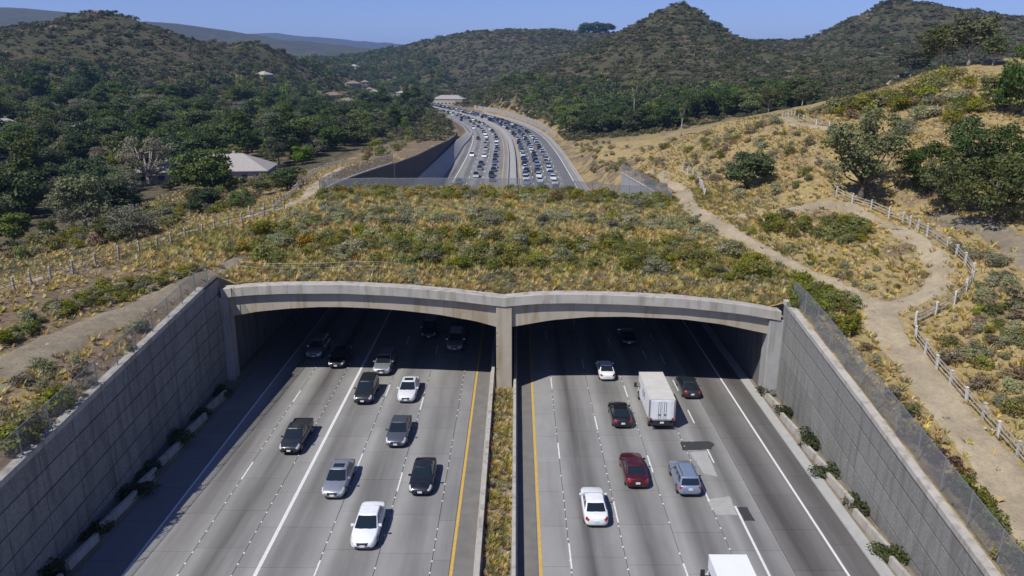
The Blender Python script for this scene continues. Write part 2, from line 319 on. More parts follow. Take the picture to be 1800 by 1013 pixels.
vs = np.array(list(np.linspace(6, FA+.55, 74)) + list(np.linspace(FA+.55, 126.0, 62))[1:] + list(np.arange(127.2, 200, 1.1)) + grow(200, 1.1, 11000, 1.012))
U, V = np.meshgrid(us, vs); TX = U.copy(); TY = V + FB*np.clip(U, -60, 60)
TZ = terrain(TX, TY)
nu, nv = len(us), len(vs)
uc = (us[1:]+us[:-1])/2; vc = (vs[1:]+vs[:-1])/2; UC, VC = np.meshgrid(uc, vc)
keep = ~((UC > XL-.1) & (UC < XR+.1) & ((VC < FA+.5) | ((VC > 125.9) & (VC < 127.3))))
ii = (np.arange(nv-1)[:, None]*nu + np.arange(nu-1)[None, :])
q = np.stack([ii, ii+1, ii+1+nu, ii+nu], -1)[keep].astype(np.int32)
gm = bpy.data.meshes.new('ground'); VV = np.stack([TX, TY, TZ], -1).reshape(-1, 3)
gm.vertices.add(len(VV)); gm.vertices.foreach_set('co', VV.astype(np.float32).ravel())
gm.loops.add(q.size); gm.loops.foreach_set('vertex_index', q.ravel()); gm.polygons.add(len(q)); gm.polygons.foreach_set('loop_start', np.arange(0, q.size, 4, dtype=np.int32))
gm.polygons.foreach_set('use_smooth', np.ones(len(q), bool)); gm.update(calc_edges=True)
BVH = BVHTree.FromPolygons([tuple(p) for p in VV.tolist()], q.tolist())
def gz(x, y, default=0.0):
    h = BVH.ray_cast(Vector((float(x), float(y), 900)), Vector((0, 0, -1)))
    return h[0].z if h[0] is not None else default
def ground_px(px, py):                                            # where the line of sight meets the ground
    for k in range(40):
        h = BVH.ray_cast(Vector((0, 0, CAM_H)), Vector(ray(px, py+2*k)).normalized())
        if h[0] is not None: return h[0]
def in_poly(px, py, poly):
    px = np.asarray(px); py = np.asarray(py); r = np.zeros(px.shape, bool); n = len(poly)
    for i in range(n):
        x0, y0 = poly[i]; x1, y1 = poly[(i+1) % n]
        c = ((y0 > py) != (y1 > py)) & (px < (x1-x0)*(py-y0)/((y1-y0) if y1 != y0 else 1e-9)+x0); r ^= c
    return r
WOOD_L = [(-400,480),(0,455),(120,432),(220,395),(250,372),(330,352),(420,335),(470,318),(520,298),(560,272),(620,262),(700,236),(742,213),(757,188),(740,160),(700,140),(640,108),(560,104),(480,112),(300,128),(0,110),(-400,110)]
TREES_R = [(790,178),(830,150),(950,140),(1060,150),(1180,150),(1300,150),(1440,175),(1400,198),(1330,200),(1230,212),(1180,225),(1060,240),(1005,243),(960,216),(880,194)]
PX, PY, PD = proj(VV); PXv = np.where(PD > 1, PX, -9e3)
D = np.hypot(VV[:, 0], VV[:, 1])
wood = np.clip(in_poly(PXv, PY, WOOD_L).astype(float), 0, 1)
wood = np.maximum(wood, ((VV[:, 0] < -52) & (D < 460) & (D > 40))*sstep(-50, -58, VV[:, 0]))
hillz = sstep(300, 400, D)*np.maximum(sstep(25, 40, np.abs(VV[:, 0]-cxf(VV[:, 1]))), sstep(900, 960, VV[:, 1]))
gold = np.clip(0.55 + 0.5*fbm(VV[:, 0], VV[:, 1], 14.) + .25*(VV[:, 0] > XR) - .35*(VV[:, 0] < XL), 0, 1)
ca = gm.attributes.new('zone', 'FLOAT_COLOR', 'POINT')
ca.data.foreach_set('color', np.stack([gold, wood, hillz, np.ones_like(gold)], -1).astype(np.float32).ravel())
def ground_mat():
    m, t, b = base_mat('dry_hill_ground'); p = pos(t)
    s = N(t, 'ShaderNodeSeparateColor'); L(t, N(t, 'ShaderNodeAttribute', attribute_name='zone').outputs['Color'], s.inputs[0])
    n1 = noise(t, p, 0.35, 6, 0.65); n2 = noise(t, p, 2.6, 6, 0.7); n3 = noise(t, p, 0.035, 5, 0.6)
    soil = mixc(t, ramp(t, n2, [(0.35, 0.0), (0.68, 1.0)]), (0.105, 0.075, 0.048), (0.25, 0.19, 0.125))
    gld = mixc(t, ramp(t, n2, [(0.3, 0.0), (0.7, 1.0)]), (0.21, 0.155, 0.06), (0.41, 0.315, 0.155))
    g = math_n(t, 'ADD', s.outputs[0], math_n(t, 'MULTIPLY', math_n(t, 'SUBTRACT', n1, 0.5), 2.6))
    c = mixc(t, ramp(t, g, [(0.35, 0.0), (0.72, 1.0)]), soil, gld)
    c = mixc(t, math_n(t, 'MULTIPLY', ramp(t, noise(t, p, 0.9, 5, 0.7), [(0.55, 0.0), (0.68, 1.0)]), 0.55), c, (0.10, 0.105, 0.04))
    hs = mixc(t, ramp(t, noise(t, p, 0.02, 6, 0.65), [(0.42, 0.0), (0.66, 1.0)]), (0.055, 0.054, 0.026), (0.105, 0.086, 0.053))
    hs = mixc(t, ramp(t, noise(t, p, 0.12, 4, 0.7), [(0.45, 0.0), (0.6, 1.0)]), hs, (0.055, 0.057, 0.026))
    c = mixc(t, s.outputs[2], c, hs)
    wd = mixc(t, ramp(t, n1, [(0.4, 0.0), (0.7, 1.0)]), (0.045, 0.045, 0.02), (0.17, 0.135, 0.085))
    c = mixc(t, s.outputs[1], c, wd); L(t, c, b.inputs['Base Color']); b.inputs['Roughness'].default_value = 0.95
    b.inputs['Specular IOR Level'].default_value = 0.15
    bump(t, b, math_n(t, 'ADD', n2, math_n(t, 'MULTIPLY', n1, 2.0)), 0.9, 0.18)
    return m
gm.materials.append(ground_mat())
ground = tag(link('ground', gm), 'dry grassy hills and valley sides around the freeway', None, kind='structure')
# ---- dirt paths draped on the ground
def dirt_mat(name, a, c2):
    m, t, b = base_mat(name); p = pos(t); n2 = noise(t, p, 1.6, 7, 0.72); n1 = noise(t, p, 0.22, 4)
    c = mixc(t, ramp(t, n2, [(0.32, 0.0), (0.7, 1.0)]), a, c2); c = mixc(t, ramp(t, n1, [(0.42, 0.0), (0.7, 0.7)]), c, [q*.66 for q in a]); c = mixc(t, ramp(t, noise(t, p, 5.5, 6, .75), [(0.5, 0.0), (0.72, 0.7)]), c, [q*.55 for q in a])
    L(t, c, b.inputs['Base Color']); b.inputs['Roughness'].default_value = 0.95; bump(t, b, n2, 0.9, 0.16); return m
M['dirt'] = dirt_mat('tan_dirt', (0.30, 0.245, 0.16), (0.45, 0.37, 0.245)); M['dirt_grey'] = dirt_mat('grey_gravel', (0.17, 0.14, 0.095), (0.30, 0.25, 0.17))
def smooth_line(pts, step):
    pts = np.array(pts, float); out = []
    for i in range(len(pts)-1):
        p0, p1, p2, p3 = pts[max(i-1, 0)], pts[i], pts[i+1], pts[min(i+2, len(pts)-1)]
        n = max(2, int(np.linalg.norm(p2-p1)/step))
        for k in range(n):
            t = k/n; out.append(.5*((2*p1)+(-p0+p2)*t+(2*p0-5*p1+4*p2-p3)*t*t+(-p0+3*p1-3*p2+p3)*t**3))
    return np.array(out+[pts[-1]])
PATHS = []
def path(name, label, pix, widths, m, lift, step=0.8):
    g = [ground_px(*q) for q in pix]; g = [(p.x, p.y, wd) for p, wd in zip(g, widths) if p is not None]
    ln = smooth_line(g, step); PATHS.append(ln); n = len(ln); d = np.gradient(ln[:, :2], axis=0); d /= np.linalg.norm(d, axis=1)[:, None]+1e-9
    nn = np.stack([-d[:, 1], d[:, 0]], 1); K = 11; v = []; f = []
    jl = fbm(ln[:, 0], ln[:, 1], 5.)*.5; jr = fbm(ln[:, 0]+50, ln[:, 1]-30, 5.)*.5
    for i in range(n):
        for k in range(K):
            s = k/(K-1); off = (-.5*ln[i, 2]-jl[i])*(1-s) + (.5*ln[i, 2]+jr[i])*s
            x, y = ln[i, :2] + nn[i]*off; e = 0.14 if k in (0, K-1) else 0.0
            v.append((x, y, gz(x, y)+lift+.05-e-.015*math.cos(s*4*math.pi)*(0 if e else 1)))
    for i in range(n-1):
        for k in range(K-1): f.append((i*K+k, i*K+k+1, (i+1)*K+k+1, (i+1)*K+k))
    return tag(link(name, mesh_of(name, v, f, (m,), smooth=True)), label, None, kind='structure')
path('dirt_road', 'wide dirt track running beside the right retaining wall up to the junction', [(2010,1150),(1920,1050),(1850,960),(1790,880),(1720,790),(1650,690),(1600,630),(1555,575),(1535,535)], [3.8,3.8,3.8,3.6,3.4,3.1,2.9,2.8,2.5], M['dirt'], .055)
path('dirt_path', 'tan dirt path from the junction across the overpass end', [(1545,540),(1490,512),(1420,480),(1350,445),(1290,415),(1250,393),(1215,368),(1204,345),(1190,330),(1165,314),(1140,302)], [2.6,2.3,2.2,2.2,2.5,2.8,2.8,2.6,2.4,2.0,1.7], M['dirt'], .07)
path('dirt_path', 'tan dirt path looping below the white rail fence', [(1530,548),(1590,535),(1640,510),(1650,480),(1628,440),(1580,405),(1520,378),(1470,362),(1400,368),(1330,378),(1240,384)], [2.5,2.3,2.3,2.3,2.1,1.9,1.7,1.6,1.0,.8,.7], M['dirt'], .085)
path('dirt_road', 'pale dirt track beyond the rail fence on the far right', [(1830,470),(1790,432),(1740,405),(1690,392),(1640,385)], [3.4,3.4,3.2,2.6,2.0], M['dirt_grey'], .06)
path('dirt_path', 'narrow tan path along the top of the golden hill', [(1360,206),(1390,212),(1430,222),(1476,234),(1500,246)], [2.4,2.4,2.4,2.4,2.0], M['dirt'], .08)
path('dirt_road', 'grey dirt track on the bank above the left wall', [(-330,830),(-190,755),(-60,690),(40,632),(150,582),(250,540),(330,500),(420,455)], [4.4,4.4,4.2,4.0,3.6,3.0,2.4,1.6], M['dirt_grey'], .06)
path('dirt_path', 'tan footpath following the left rail fence to the overpass corner', [(-330,610),(-180,562),(-40,520),(60,492),(160,460),(260,430),(350,405),(430,386),(500,366),(540,347),(560,325),(585,305),(620,290)], [1.7,1.7,1.7,1.7,1.7,1.7,1.8,2.0,2.4,2.8,2.8,2.6,2.2], M['dirt'], .07)
path('dirt_path', 'thin bare strip winding up the upper right slope', [(1440,192),(1500,174),(1560,152),(1620,130),(1660,118)], [3.0,3.0,3.0,2.6,2.2], M['dirt'], .10)
# ------------------------------------------------------------------ the freeway
LJ = [-28.4, -25.3, -21.8, -18.3, -13.0, -9.2, -5.56, -4.35]; RJ = [1.45, 3.6, 7.3, 11.0, 14.5, 18.0, 21.4, 23.4]
DARK = [(-23.6,.55),(-20.0,.6),(-15.8,.45),(-11.2,.5),(-7.4,.38),(2.4,.1),(5.0,.6),(9.0,.55),(12.8,.5),(16.6,.5),(19.3,.95),(22.3,.7)]
def road_mat(name, uv, base=(0.30, 0.295, 0.28)):
    m, t, b = base_mat(name); p = pos(t)
    if uv:
        sx = N(t, 'ShaderNodeSeparateXYZ'); L(t, N(t, 'ShaderNodeTexCoord').outputs['UV'], sx.inputs[0]); fx = sx.outputs[0]
    else:
        sx = N(t, 'ShaderNodeSeparateXYZ'); L(t, p, sx.inputs[0]); fx = math_n(t, 'DIVIDE', math_n(t, 'ADD', sx.outputs[0], 30.0), 56.0)
    st = []
    for x, s in DARK: st += [((x+30-1.3)/56, 0.10), ((x+30)/56, min(1, s*1.35))]
    st.append((1.0, 0.3)); st = st[:32]
    dk = ramp(t, fx, st)
    ln = noise(t, vscale(t, p, (0.7, 0.03, 1)), 1.0, 6, 0.6); md = noise(t, vscale(t, p, (.5, .16, 1)), 1.0, 5, 0.6); fn = noise(t, p, 7.0, 5, 0.7)
    c = mixc(t, ramp(t, md, [(0.3, 0.0), (0.72, 1.0)]), [q*.84 for q in base], [q*1.12 for q in base])
    dd = math_n(t, 'MULTIPLY', dk, math_n(t, 'ADD', math_n(t, 'MULTIPLY', ramp(t, ln, [(0.3, 0.0), (0.62, 1.0)]), 0.7), 0.6))
    c = mixc(t, math_n(t, 'MULTIPLY', dd, 0.95, True), c, (0.06, 0.055, 0.05))
    c = mixc(t, ramp(t, ln, [(0.6, 0.0), (0.8, 0.35)]), c, (0.10, 0.095, 0.088))
    c = mixc(t, ramp(t, fn, [(0.35, 0.0), (0.75, 0.25)]), c, (0.14, 0.135, 0.125))
    r = N(t, 'ShaderNodeObjectInfo').outputs['Random']; hs = N(t, 'ShaderNodeHueSaturation')
    L(t, math_n(t, 'ADD', math_n(t, 'MULTIPLY', r, 0.12), 0.94), hs.inputs['Value']); L(t, c, hs.inputs['Color']); c = hs.outputs[0]
    L(t, c, b.inputs['Base Color']); b.inputs['Roughness'].default_value = 0.82; bump(t, b, fn, 0.3, 0.01); return m
M['road'] = road_mat('grooved_concrete', False); M['road_far'] = road_mat('far_concrete', True, (0.285, 0.28, 0.265)); M['shoulder'] = road_mat('shoulder_asphalt', False, (0.19, 0.182, 0.172))
ys = np.r_[np.arange(4, 130, 6.), np.arange(130, 990, 6.)]; v = []; f = []; rel = np.array([-26.5, -20, -12, -4, 4, 12, 20, 24.5])
relL = np.interp(ys, [125, 160, 340, 420], [-28.5, -24.9, -24.4, -20.2])
for i, y in enumerate(ys):
    dx = (cxf(y+2)-cxf(y-2))/4; q = math.hypot(1, dx)
    rr = rel.copy(); rr[0] = relL[i]; rr[1] = max(rr[1], relL[i]+1); rr[-1] = np.interp(y, [120, 165, 200], [24.6, 24.6, 20.6]); rr[-2] = min(20, rr[-1]-.5)
    v += [(cxf(y)+r/q, y-r*dx/q, czf(y)-.05) for r in rr]
n8 = len(rel); f = [(i*n8+k, i*n8+k+1, (i+1)*n8+k+1, (i+1)*n8+k) for i in range(len(ys)-1) for k in range(n8-1)]
me = mesh_of('road', v, f, (M['road_far'], M['joint']), [1 if ys[i] < 103 else 0 for i in range(len(ys)-1) for k in range(n8-1)])
ul = me.uv_layers.new(name='UVMap'); lv = np.zeros(len(me.loops), np.int32); me.loops.foreach_get('vertex_index', lv)
relv = np.array([[relL[i]]+list(rel[1:]) for i in range(len(ys))]).ravel(); yv = np.repeat(ys, n8)
ul.data.foreach_set('uv', np.stack([((relv-1.3+30)/56)[lv], (yv/56)[lv]], -1).astype(np.float32).ravel())
road = tag(link('road', me), 'wide concrete freeway passing under the overpass and curving left', None, kind='structure')
SL = 4.6; cache = {}
def slab(x0, x1, y0, y1, m):
    k = (round(x1-x0, 3), round(y1-y0, 3), m.name)
    if k not in cache: cache[k] = MB().box((-(x1-x0)/2+.02, -(y1-y0)/2+.015, -.16), ((x1-x0)/2-.02, (y1-y0)/2-.015, 0)).mesh('pavement_slab', (m,))
    link('pavement_slab', cache[k], road, ((x0+x1)/2, (y0+y1)/2, R.uniform(-.004, .004)))
for J in (LJ, RJ):
    for a, b_ in zip(J[:-1], J[1:]):
        y = 26.0 + R.uniform(-2, 2)
        m = M['shoulder'] if a in (-28.4, 18.0, 21.4) else M['road']
        while y < 102: slab(a, b_, y, y+SL, m); y += SL
M['verge'] = simple('brown_shoulder_asphalt', (0.15, 0.142, 0.128), 0.92, scale=1.0, var=.2)
for a, b_ in ((-4.35, -2.5), (0.0, 1.45)): MB().box((a, 20, -.2), (b_, 106, -.004)).build('shoulder_strip', M['verge'], road)
tagc = {}
def stripe(name, x, y0, y1, wd, m, z=.009):
    k = (name, round(y1-y0, 2), wd, m.name)
    if k not in tagc: tagc[k] = MB().box((-wd/2, -(y1-y0)/2, -.006), (wd/2, (y1-y0)/2, 0)).mesh(name, (m,))
    link(name, tagc[k], road, (x, (y0+y1)/2, z))
stripe('edge_line', -25.3, 26, 104, .14, M['white_paint']); stripe('lane_line', -16.8, 26, 104, .26, M['white_paint'])
stripe('yellow_line', -4.2, 26, 104, .2, M['yellow_paint']); stripe('yellow_line', 1.62, 26, 104, .2, M['yellow_paint'])
stripe('edge_line', 21.4, 26, 104, .17, M['white_paint']); stripe('lane_line', 16.3, 26, 50.5, .17, M['white_paint'])
for x, ph in ((-21.8, 39.5), (-13.0, 41), (-9.2, 37.8), (3.6, 43), (7.3, 33.7), (11.0, 40.8), (14.5, 36.5), (16.3, 57)):
    y = ph
    while y < 103:
        stripe('lane_dash', x+.03, y, y+2.8, .11, M['white_paint']); y += 14.6 if x != 16.3 else 7.3
for x in (-21.8, -18.3, -13.0, -9.2, -5.56, 3.6, 7.3, 11.0, 14.5):     # raised pavement dots between the dashes
    mb = MB(); y = 28+R.uniform(0, 1.5)
    while y < 102:
        if R.random() < .75: mb.add([(x+.05*math.cos(a)*r+R.uniform(-.01, .01), y+.05*math.sin(a)*r*1.6, z) for r, z in ((1.3, .0), (.8, .02)) for a in [k*math.pi/3 for k in range(6)]], [(k, (k+1) % 6, 6+(k+1) % 6, 6+k) for k in range(6)]+[(6, 7, 8, 9, 10, 11)])
        y += 1.22
    mb.build('pavement_markers', M['white_paint'], road)['kind'] = 'stuff'
def patch(pix, m, z):
    p = []
    for q0, q1 in zip(pix, pix[1:]+pix[:1]):                         # ragged edges
        a, b_ = at(*q0, z=0), at(*q1, z=0); k_ = max(2, int(np.linalg.norm(b_-a)/.25))
        p += [a+(b_-a)*i/k_+np.array([R.uniform(-.05, .05), R.uniform(-.05, .05), 0]) for i in range(k_)]
    n = len(p)
    return MB().add([(a[0], a[1], z-.012) for a in p]+[(a[0], a[1], z) for a in p], [tuple(range(n, 2*n))]+[(k, (k+1) % n, n+(k+1) % n, n+k) for k in range(n)]).build('road_patch', m, road)
patch([(1196,777),(1247,776),(1256,781),(1250,790),(1200,792)], M['patch'], .011); patch([(1296,892),(1314,892),(1327,916),(1308,916)], M['patch'], .012)
patch([(1212,796),(1242,793),(1261,838),(1238,833)], M['pale_patch'], .0082); patch([(1242,878),(1283,873),(1296,905),(1258,905)], M['pale_patch'], .0075)
# far lane lines
def ribbon(relx, y0, y1, wd, z, step=8.):
    yy = np.arange(y0, y1+step/2, step); vv = []
    for y in yy:
        dx = (cxf(y+2)-cxf(y-2))/4; q = math.hypot(1, dx)
        for s in (-.5, .5): r = relx+s*wd; vv.append((cxf(y)+r/q, y-r*dx/q, czf(y)+z))
    return vv, [(2*i, 2*i+1, 2*i+3, 2*i+2) for i in range(len(yy)-1)]
for r, m, wd in ((-17.2, 'white_paint', .25), (18.2, 'white_paint', .25), (-2.9, 'yellow_paint', .25), (2.6, 'yellow_paint', .25)):
    v, f = ribbon(r, 150, 1000, wd, -.03); link('edge_line', mesh_of('edge_line', v, f, (M[m],)), road)
for r in (-13, -8.8, 6.3, 10.2, 14.2):
    mb = MB()
    for k in range(40):
        v, f = ribbon(r, 160+k*14.6, 164+k*14.6, .2, -.03, 4.); mb.add(v, f)
    mb.build('lane_dashes', M['white_paint'], road)['kind'] = 'stuff'
M['patch_far'] = simple('dark_worn_lane', (0.12, 0.12, 0.12), .9, scale=.3, var=.2)
v, f = ribbon(16.4, 150, 700, 2.6, -.04); link('worn_shoulder', mesh_of('worn_shoulder', v, f, (M['patch_far'],)), road)
# ---- barriers
def barrier(name, label, offs, y0, y1, h, wt, wb, m, group=None, z0=0.0, step=5.0):
    yy = np.arange(y0, y1+.1, step); v = []
    for y in yy:
        dx = (cxf(y+2)-cxf(y-2))/4; q = math.hypot(1, dx); zc = czf(y)+z0
        for r, z in ((-wb/2, -.1), (-wb/2, .12), (-wt/2-.06, .3), (-wt/2, h), (wt/2, h), (wt/2+.06, .3), (wb/2, .12), (wb/2, -.1)):
            r += offs; v.append((cxf(y)+r/q, y-r*dx/q, zc+z))
    f = [(i*8+k, i*8+(k+1) % 8, (i+1)*8+(k+1) % 8, (i+1)*8+k) for i in range(len(yy)-1) for k in range(8)] + [tuple(range(7, -1, -1)), tuple(len(v)-8+k for k in range(8))]
    return tag(link(name, mesh_of(name, v, f, (m,))), label, 'barrier', group)
barrier('concrete_barrier', 'pale concrete barrier left of the weedy median', -1.15, 18, 128, .85, .3, .62, M['coping'])
barrier('concrete_barrier', 'pale concrete barrier right of the weedy median, casting a dark strip', 1.15, 18, 128, 1.05, .24, .5, M['coping'])
barrier('concrete_barrier', 'far median barrier beside the left oncoming lanes', -1.2, 130, 1000, .9, .3, .6, M['concrete2'], z0=-.05)
barrier('concrete_barrier', 'far median barrier beside the jammed right lanes', 1.2, 130, 1000, .95, .3, .6, M['concrete2'], z0=-.05)
barrier('concrete_barrier', 'pale roadside barrier along the right edge below the golden hill', 20.3, 168, 640, 1.1, .35, .7, M['coping'], z0=-.05)
v, f = ribbon(0, 130, 1000, 1.9, .25); tag(link('median', mesh_of('median', v, f, (M['concrete2'],))), 'pale concrete median strip beyond the overpass', None, kind='structure')
mm = MB()
for i in range(36):
    y0, y1 = 18+3*i, 21+3*i
    za, zb = .32+.07*math.sin(i*1.3), .32+.07*math.sin((i+1)*1.3); mm.add([(-2.2, y0, .2), (-1.3, y0, za), (-.35, y0, .2), (-2.2, y1, .2), (-1.3, y1, zb), (-.35, y1, .2)], [(0, 1, 4, 3), (1, 2, 5, 4)])
tag(mm.build('median', M['dirt_grey'], smooth=True), 'narrow earth median between the two barriers', None, kind='structure')
# ------------------------------------------------------------------ retaining walls
def wall(name, label, xf, y0, y1, zt, side, m, pl=4.0, ph=1.55, jw=.09):
    t = thing(name, label, 'wall', (xf, (y0+y1)/2, 0)); ox, oy = xf, (y0+y1)/2
    nseg = int(round((y1-y0)/pl)); yy = np.linspace(y0, y1, nseg+1)
    mb = MB()
    for a, b_ in zip(yy[:-1], yy[1:]):
        za, zb = float(zt(a))-.1, float(zt(b_))-.1; x0, x1 = sorted((side*.06, side*.45))
        mb.hexa([(x0, a-oy, -.2), (x1, a-oy, -.2), (x1, b_-oy, -.2), (x0, b_-oy, -.2), (x0, a-oy, za), (x1, a-oy, za), (x1, b_-oy, zb), (x0, b_-oy, zb)])
    mb.build('wall_backing', M['joint'], t)
    for a, b_ in zip(yy[:-1], yy[1:]):
        A, B = a+.025, b_-.025
        for k in range(9):
            ua, ub = float(zt(A))-.3-k*ph, float(zt(B))-.3-k*ph
            if max(ua, ub) < .25: break
            la, lb = max(ua-ph+jw, .0), max(ub-ph+jw, .0); ua, ub = max(ua, .02), max(ub, .02)
            e = side*R.uniform(0, .018); x0, x1 = sorted((e, side*.1))
            MB().hexa([(x0, A-oy, la), (x1, A-oy, la), (x1, B-oy, lb), (x0, B-oy, lb), (x0, A-oy, ua), (x1, A-oy, ua), (x1, B-oy, ub), (x0, B-oy, ub)]).build('wall_panel', m, t)
    for a, b_ in zip(yy[:-1:2], yy[2::2]):
        x0, x1 = sorted((-side*.12, side*.5)); za, zb = float(zt(a)), float(zt(b_)); g = .01
        MB().hexa([(x0, a-oy+g, za-.28), (x1, a-oy+g, za-.28), (x1, b_-oy-g, zb-.28), (x0, b_-oy-g, zb-.28), (x0, a-oy+g, za+.12), (x1, a-oy+g, za+.12), (x1, b_-oy-g, zb+.12), (x0, b_-oy-g, zb+.12)]).build('coping', M['coping'], t)
    return t
wall('retaining_wall', 'tall shaded grey panel retaining wall on the left of the freeway', XL, 16, 74.1, ztl, -1, M['panel'])
wall('retaining_wall', 'sunlit grey panel retaining wall on the right, sloping down towards the viewer', XR, 16, 70.3, ztr, 1, M['panel'], 8.4, 1.75, .14)
def curtain(name, label, pts, m, th=.4, group=None, parts=None, cop=True):   # wall along a polyline of (x, y, z_bottom, z_top)
    t = thing(name, label, 'wall', (pts[0][0], pts[0][1], pts[0][2]), 0, group); o = np.array(pts[0][:3])
    for a, b_ in zip(pts[:-1], pts[1:]):
        a, b_ = np.array(a, float), np.array(b_, float); d = b_[:2]-a[:2]; n = np.array([-d[1], d[0]])/np.linalg.norm(d)*th/2; g = d/np.linalg.norm(d)*.012
        def hx(zl, zu, w_, tgt, mat, nm):
            k = n*w_; P8 = [(*(a[:2]+g-k), zl(a)), (*(a[:2]+g+k), zl(a)), (*(b_[:2]-g+k), zl(b_)), (*(b_[:2]-g-k), zl(b_)), (*(a[:2]+g-k), zu(a)), (*(a[:2]+g+k), zu(a)), (*(b_[:2]-g+k), zu(b_)), (*(b_[:2]-g-k), zu(b_))]
            MB().hexa([tuple(np.array(p)-o) for p in P8]).build(nm, mat, t)
        hx(lambda q: q[2], lambda q: q[3], 1.0, t, m, 'wall_panel')
        if cop: hx(lambda q: q[3]+.003, lambda q: q[3]+.2, 1.35, t, M['coping'], 'coping')
    return t
def lerp_pts(P4, n):
    P4 = np.array(P4, float); s = np.r_[0, np.cumsum(np.linalg.norm(np.diff(P4[:, :2], axis=0), axis=1))]; q = np.linspace(0, s[-1], n)
    return [tuple(np.interp(x, s, P4[:, k]) for k in range(4)) for x in q]
WINGL = lerp_pts([(-32.4,125.6,-.3,11.5),(-32.2,133,-.3,11.5),(-31,143,-.3,11.5),(-28.8,154,-.3,11.5),(-26.4,164.5,-.3,11.5)], 11)
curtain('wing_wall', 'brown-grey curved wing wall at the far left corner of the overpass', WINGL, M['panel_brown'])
WINGR = lerp_pts([(24.2,119.2,-.3,10.9),(23.2,141,-.3,10.4),(22.3,163,-.3,9.6)], 10)
curtain('wing_wall', 'pale concrete wing wall at the far right corner of the overpass', WINGR, M['concrete2'])
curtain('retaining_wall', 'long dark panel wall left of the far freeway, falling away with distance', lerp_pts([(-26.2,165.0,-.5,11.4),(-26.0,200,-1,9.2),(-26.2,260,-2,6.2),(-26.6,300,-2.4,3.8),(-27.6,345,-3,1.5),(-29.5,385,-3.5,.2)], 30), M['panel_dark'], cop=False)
v = []
for i, y in enumerate(np.arange(132, 420, 6.)):                     # sloped concrete apron at the foot of the dark wall
    rL = float(np.interp(y, [125, 160, 340, 420], [-24.6, -24.2, -23.2, -19.6])); hz = float(np.interp(y, [130, 200, 300, 420], [5.0, 4.6, 3.4, 1.2])); c = float(cxf(y)); z0 = float(czf(y))
    v += [(c+rL+2.9, y, z0-.06), (c+rL+2.6, y, z0+.5), (c+rL-.1, y, z0+hz), (c+rL-.5, y, z0+hz), (c+rL-.5, y, z0-.2)]
f = [(i*5+k, i*5+k+1, i*5+k+6, i*5+k+5) for i in range(len(v)//5-1) for k in range(4)]
tag(link('concrete_apron', mesh_of('concrete_apron', v, f, (M['concrete2'],))), 'blue-grey sloped concrete apron below the dark far wall', 'wall')
SW = []
for y in np.arange(392, 700, 9.):
    dx = float(cxf(y+2)-cxf(y-2))/4; qn = math.hypot(1, dx); r = 24.5; SW.append((float(cxf(y))+r/qn, y-r*dx/qn, float(czf(y))-1.5, float(czf(y))+float(np.interp(y, [392, 470, 640, 700], [1.2, 3.4, 4.6, 4.2]))))
curtain('sound_wall', 'pale curved sound wall outside the bend of the far freeway', SW, M['coping'], cop=False)
# ------------------------------------------------------------------ the overpass
OV = thing('overpass', 'concrete twin-arch wildlife overpass with planted top spanning the freeway', 'overpass', (0, 72, 0))
def loft(secs, closed=True):                                        # sections of equal length -> faces
    n = len(secs[0]); v = [p for s in secs for p in s]
    f = [(i*n+k, i*n+(k+1) % n, (i+1)*n+(k+1) % n, (i+1)*n+k) for i in range(len(secs)-1) for k in range(n if closed else n-1)]
    if closed: f += [tuple(range(n-1, -1, -1)), tuple(len(v)-n+k for k in range(n))]
    return v, f
def ovbuild(name, secs, m, closed=True, smooth=False):
    v, f = loft(secs, closed); return link(name, mesh_of(name, [(x, y-72, z) for x, y, z in v], f, (m,), smooth=smooth), OV)
def dens(pts, n):
    x = np.linspace(pts[0][0], pts[-1][0], n); return list(zip(x, np.interp(x, [p[0] for p in pts], [p[1] for p in pts])))
for nm, pts in (('left', TOP[:8]), ('right', TOP[7:])):
    s = []
    for x, z in dens(pts, 24):
        y = float(yf(x)); s.append([(x, y-.5, z-.93), (x, y-.5, z-.04), (x, y-.44, z), (x, y+.75, z), (x, y+.75, z-.93)])
    ovbuild('coping', s, M['coping'])
for pts in (SOFL, SOFR):
    s = []; s2 = []
    for x, z in dens(pts, 30):
        y = float(yf(x)); s.append([(x, y+.02, z), (x, y+.02, float(topz(x))-.94), (x, y+1.0, float(topz(x))-.94), (x, y+1.0, z)])
        s2.append([(x, y+1.01, z+.02), (x, y+54.2, z+.02)])
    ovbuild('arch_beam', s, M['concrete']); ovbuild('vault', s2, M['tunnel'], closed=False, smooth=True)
    s = [[(x, float(yf(x))+54.2, z), (x, float(yf(x))+54.2, 11.35), (x, float(yf(x))+53.4, 11.35), (x, float(yf(x))+53.4, z)] for x, z in dens(pts, 30)]
    ovbuild('far_arch_beam', s, M['concrete2'])
def pier(name, x0, x1, ztop, m, y0=-.38, y1=1.3):
    a, b_ = float(yf(x0)), float(yf(x1)); mb = MB()
    mb.hexa([(x0, a+y0-72, -.1), (x1, b_+y0-72, -.1), (x1, b_+y1-72, -.1), (x0, a+y1-72, -.1), (x0, a+y0-72, ztop), (x1, b_+y0-72, ztop), (x1, b_+y1-72, ztop), (x0, a+y1-72, ztop)])
    o = mb.build(name, m, OV); bv = o.modifiers.new('bevel', 'BEVEL'); bv.width = .05; bv.segments = 2; return o
PXL, PXR = at_face(873, 540)[0]-.05, at_face(899, 540)[0]+.05
pier('centre_pier', PXL, PXR, float(topz(-1.3))-.935, M['concrete']); pier('end_column', XL-.45, SOFL[0][0]+.02, float(TOP[0][1])-.935, M['concrete2']); pier('end_column', SOFR[-1][0]-.02, XR+.45, float(TOP[-1][1])-.935, M['concrete2'])
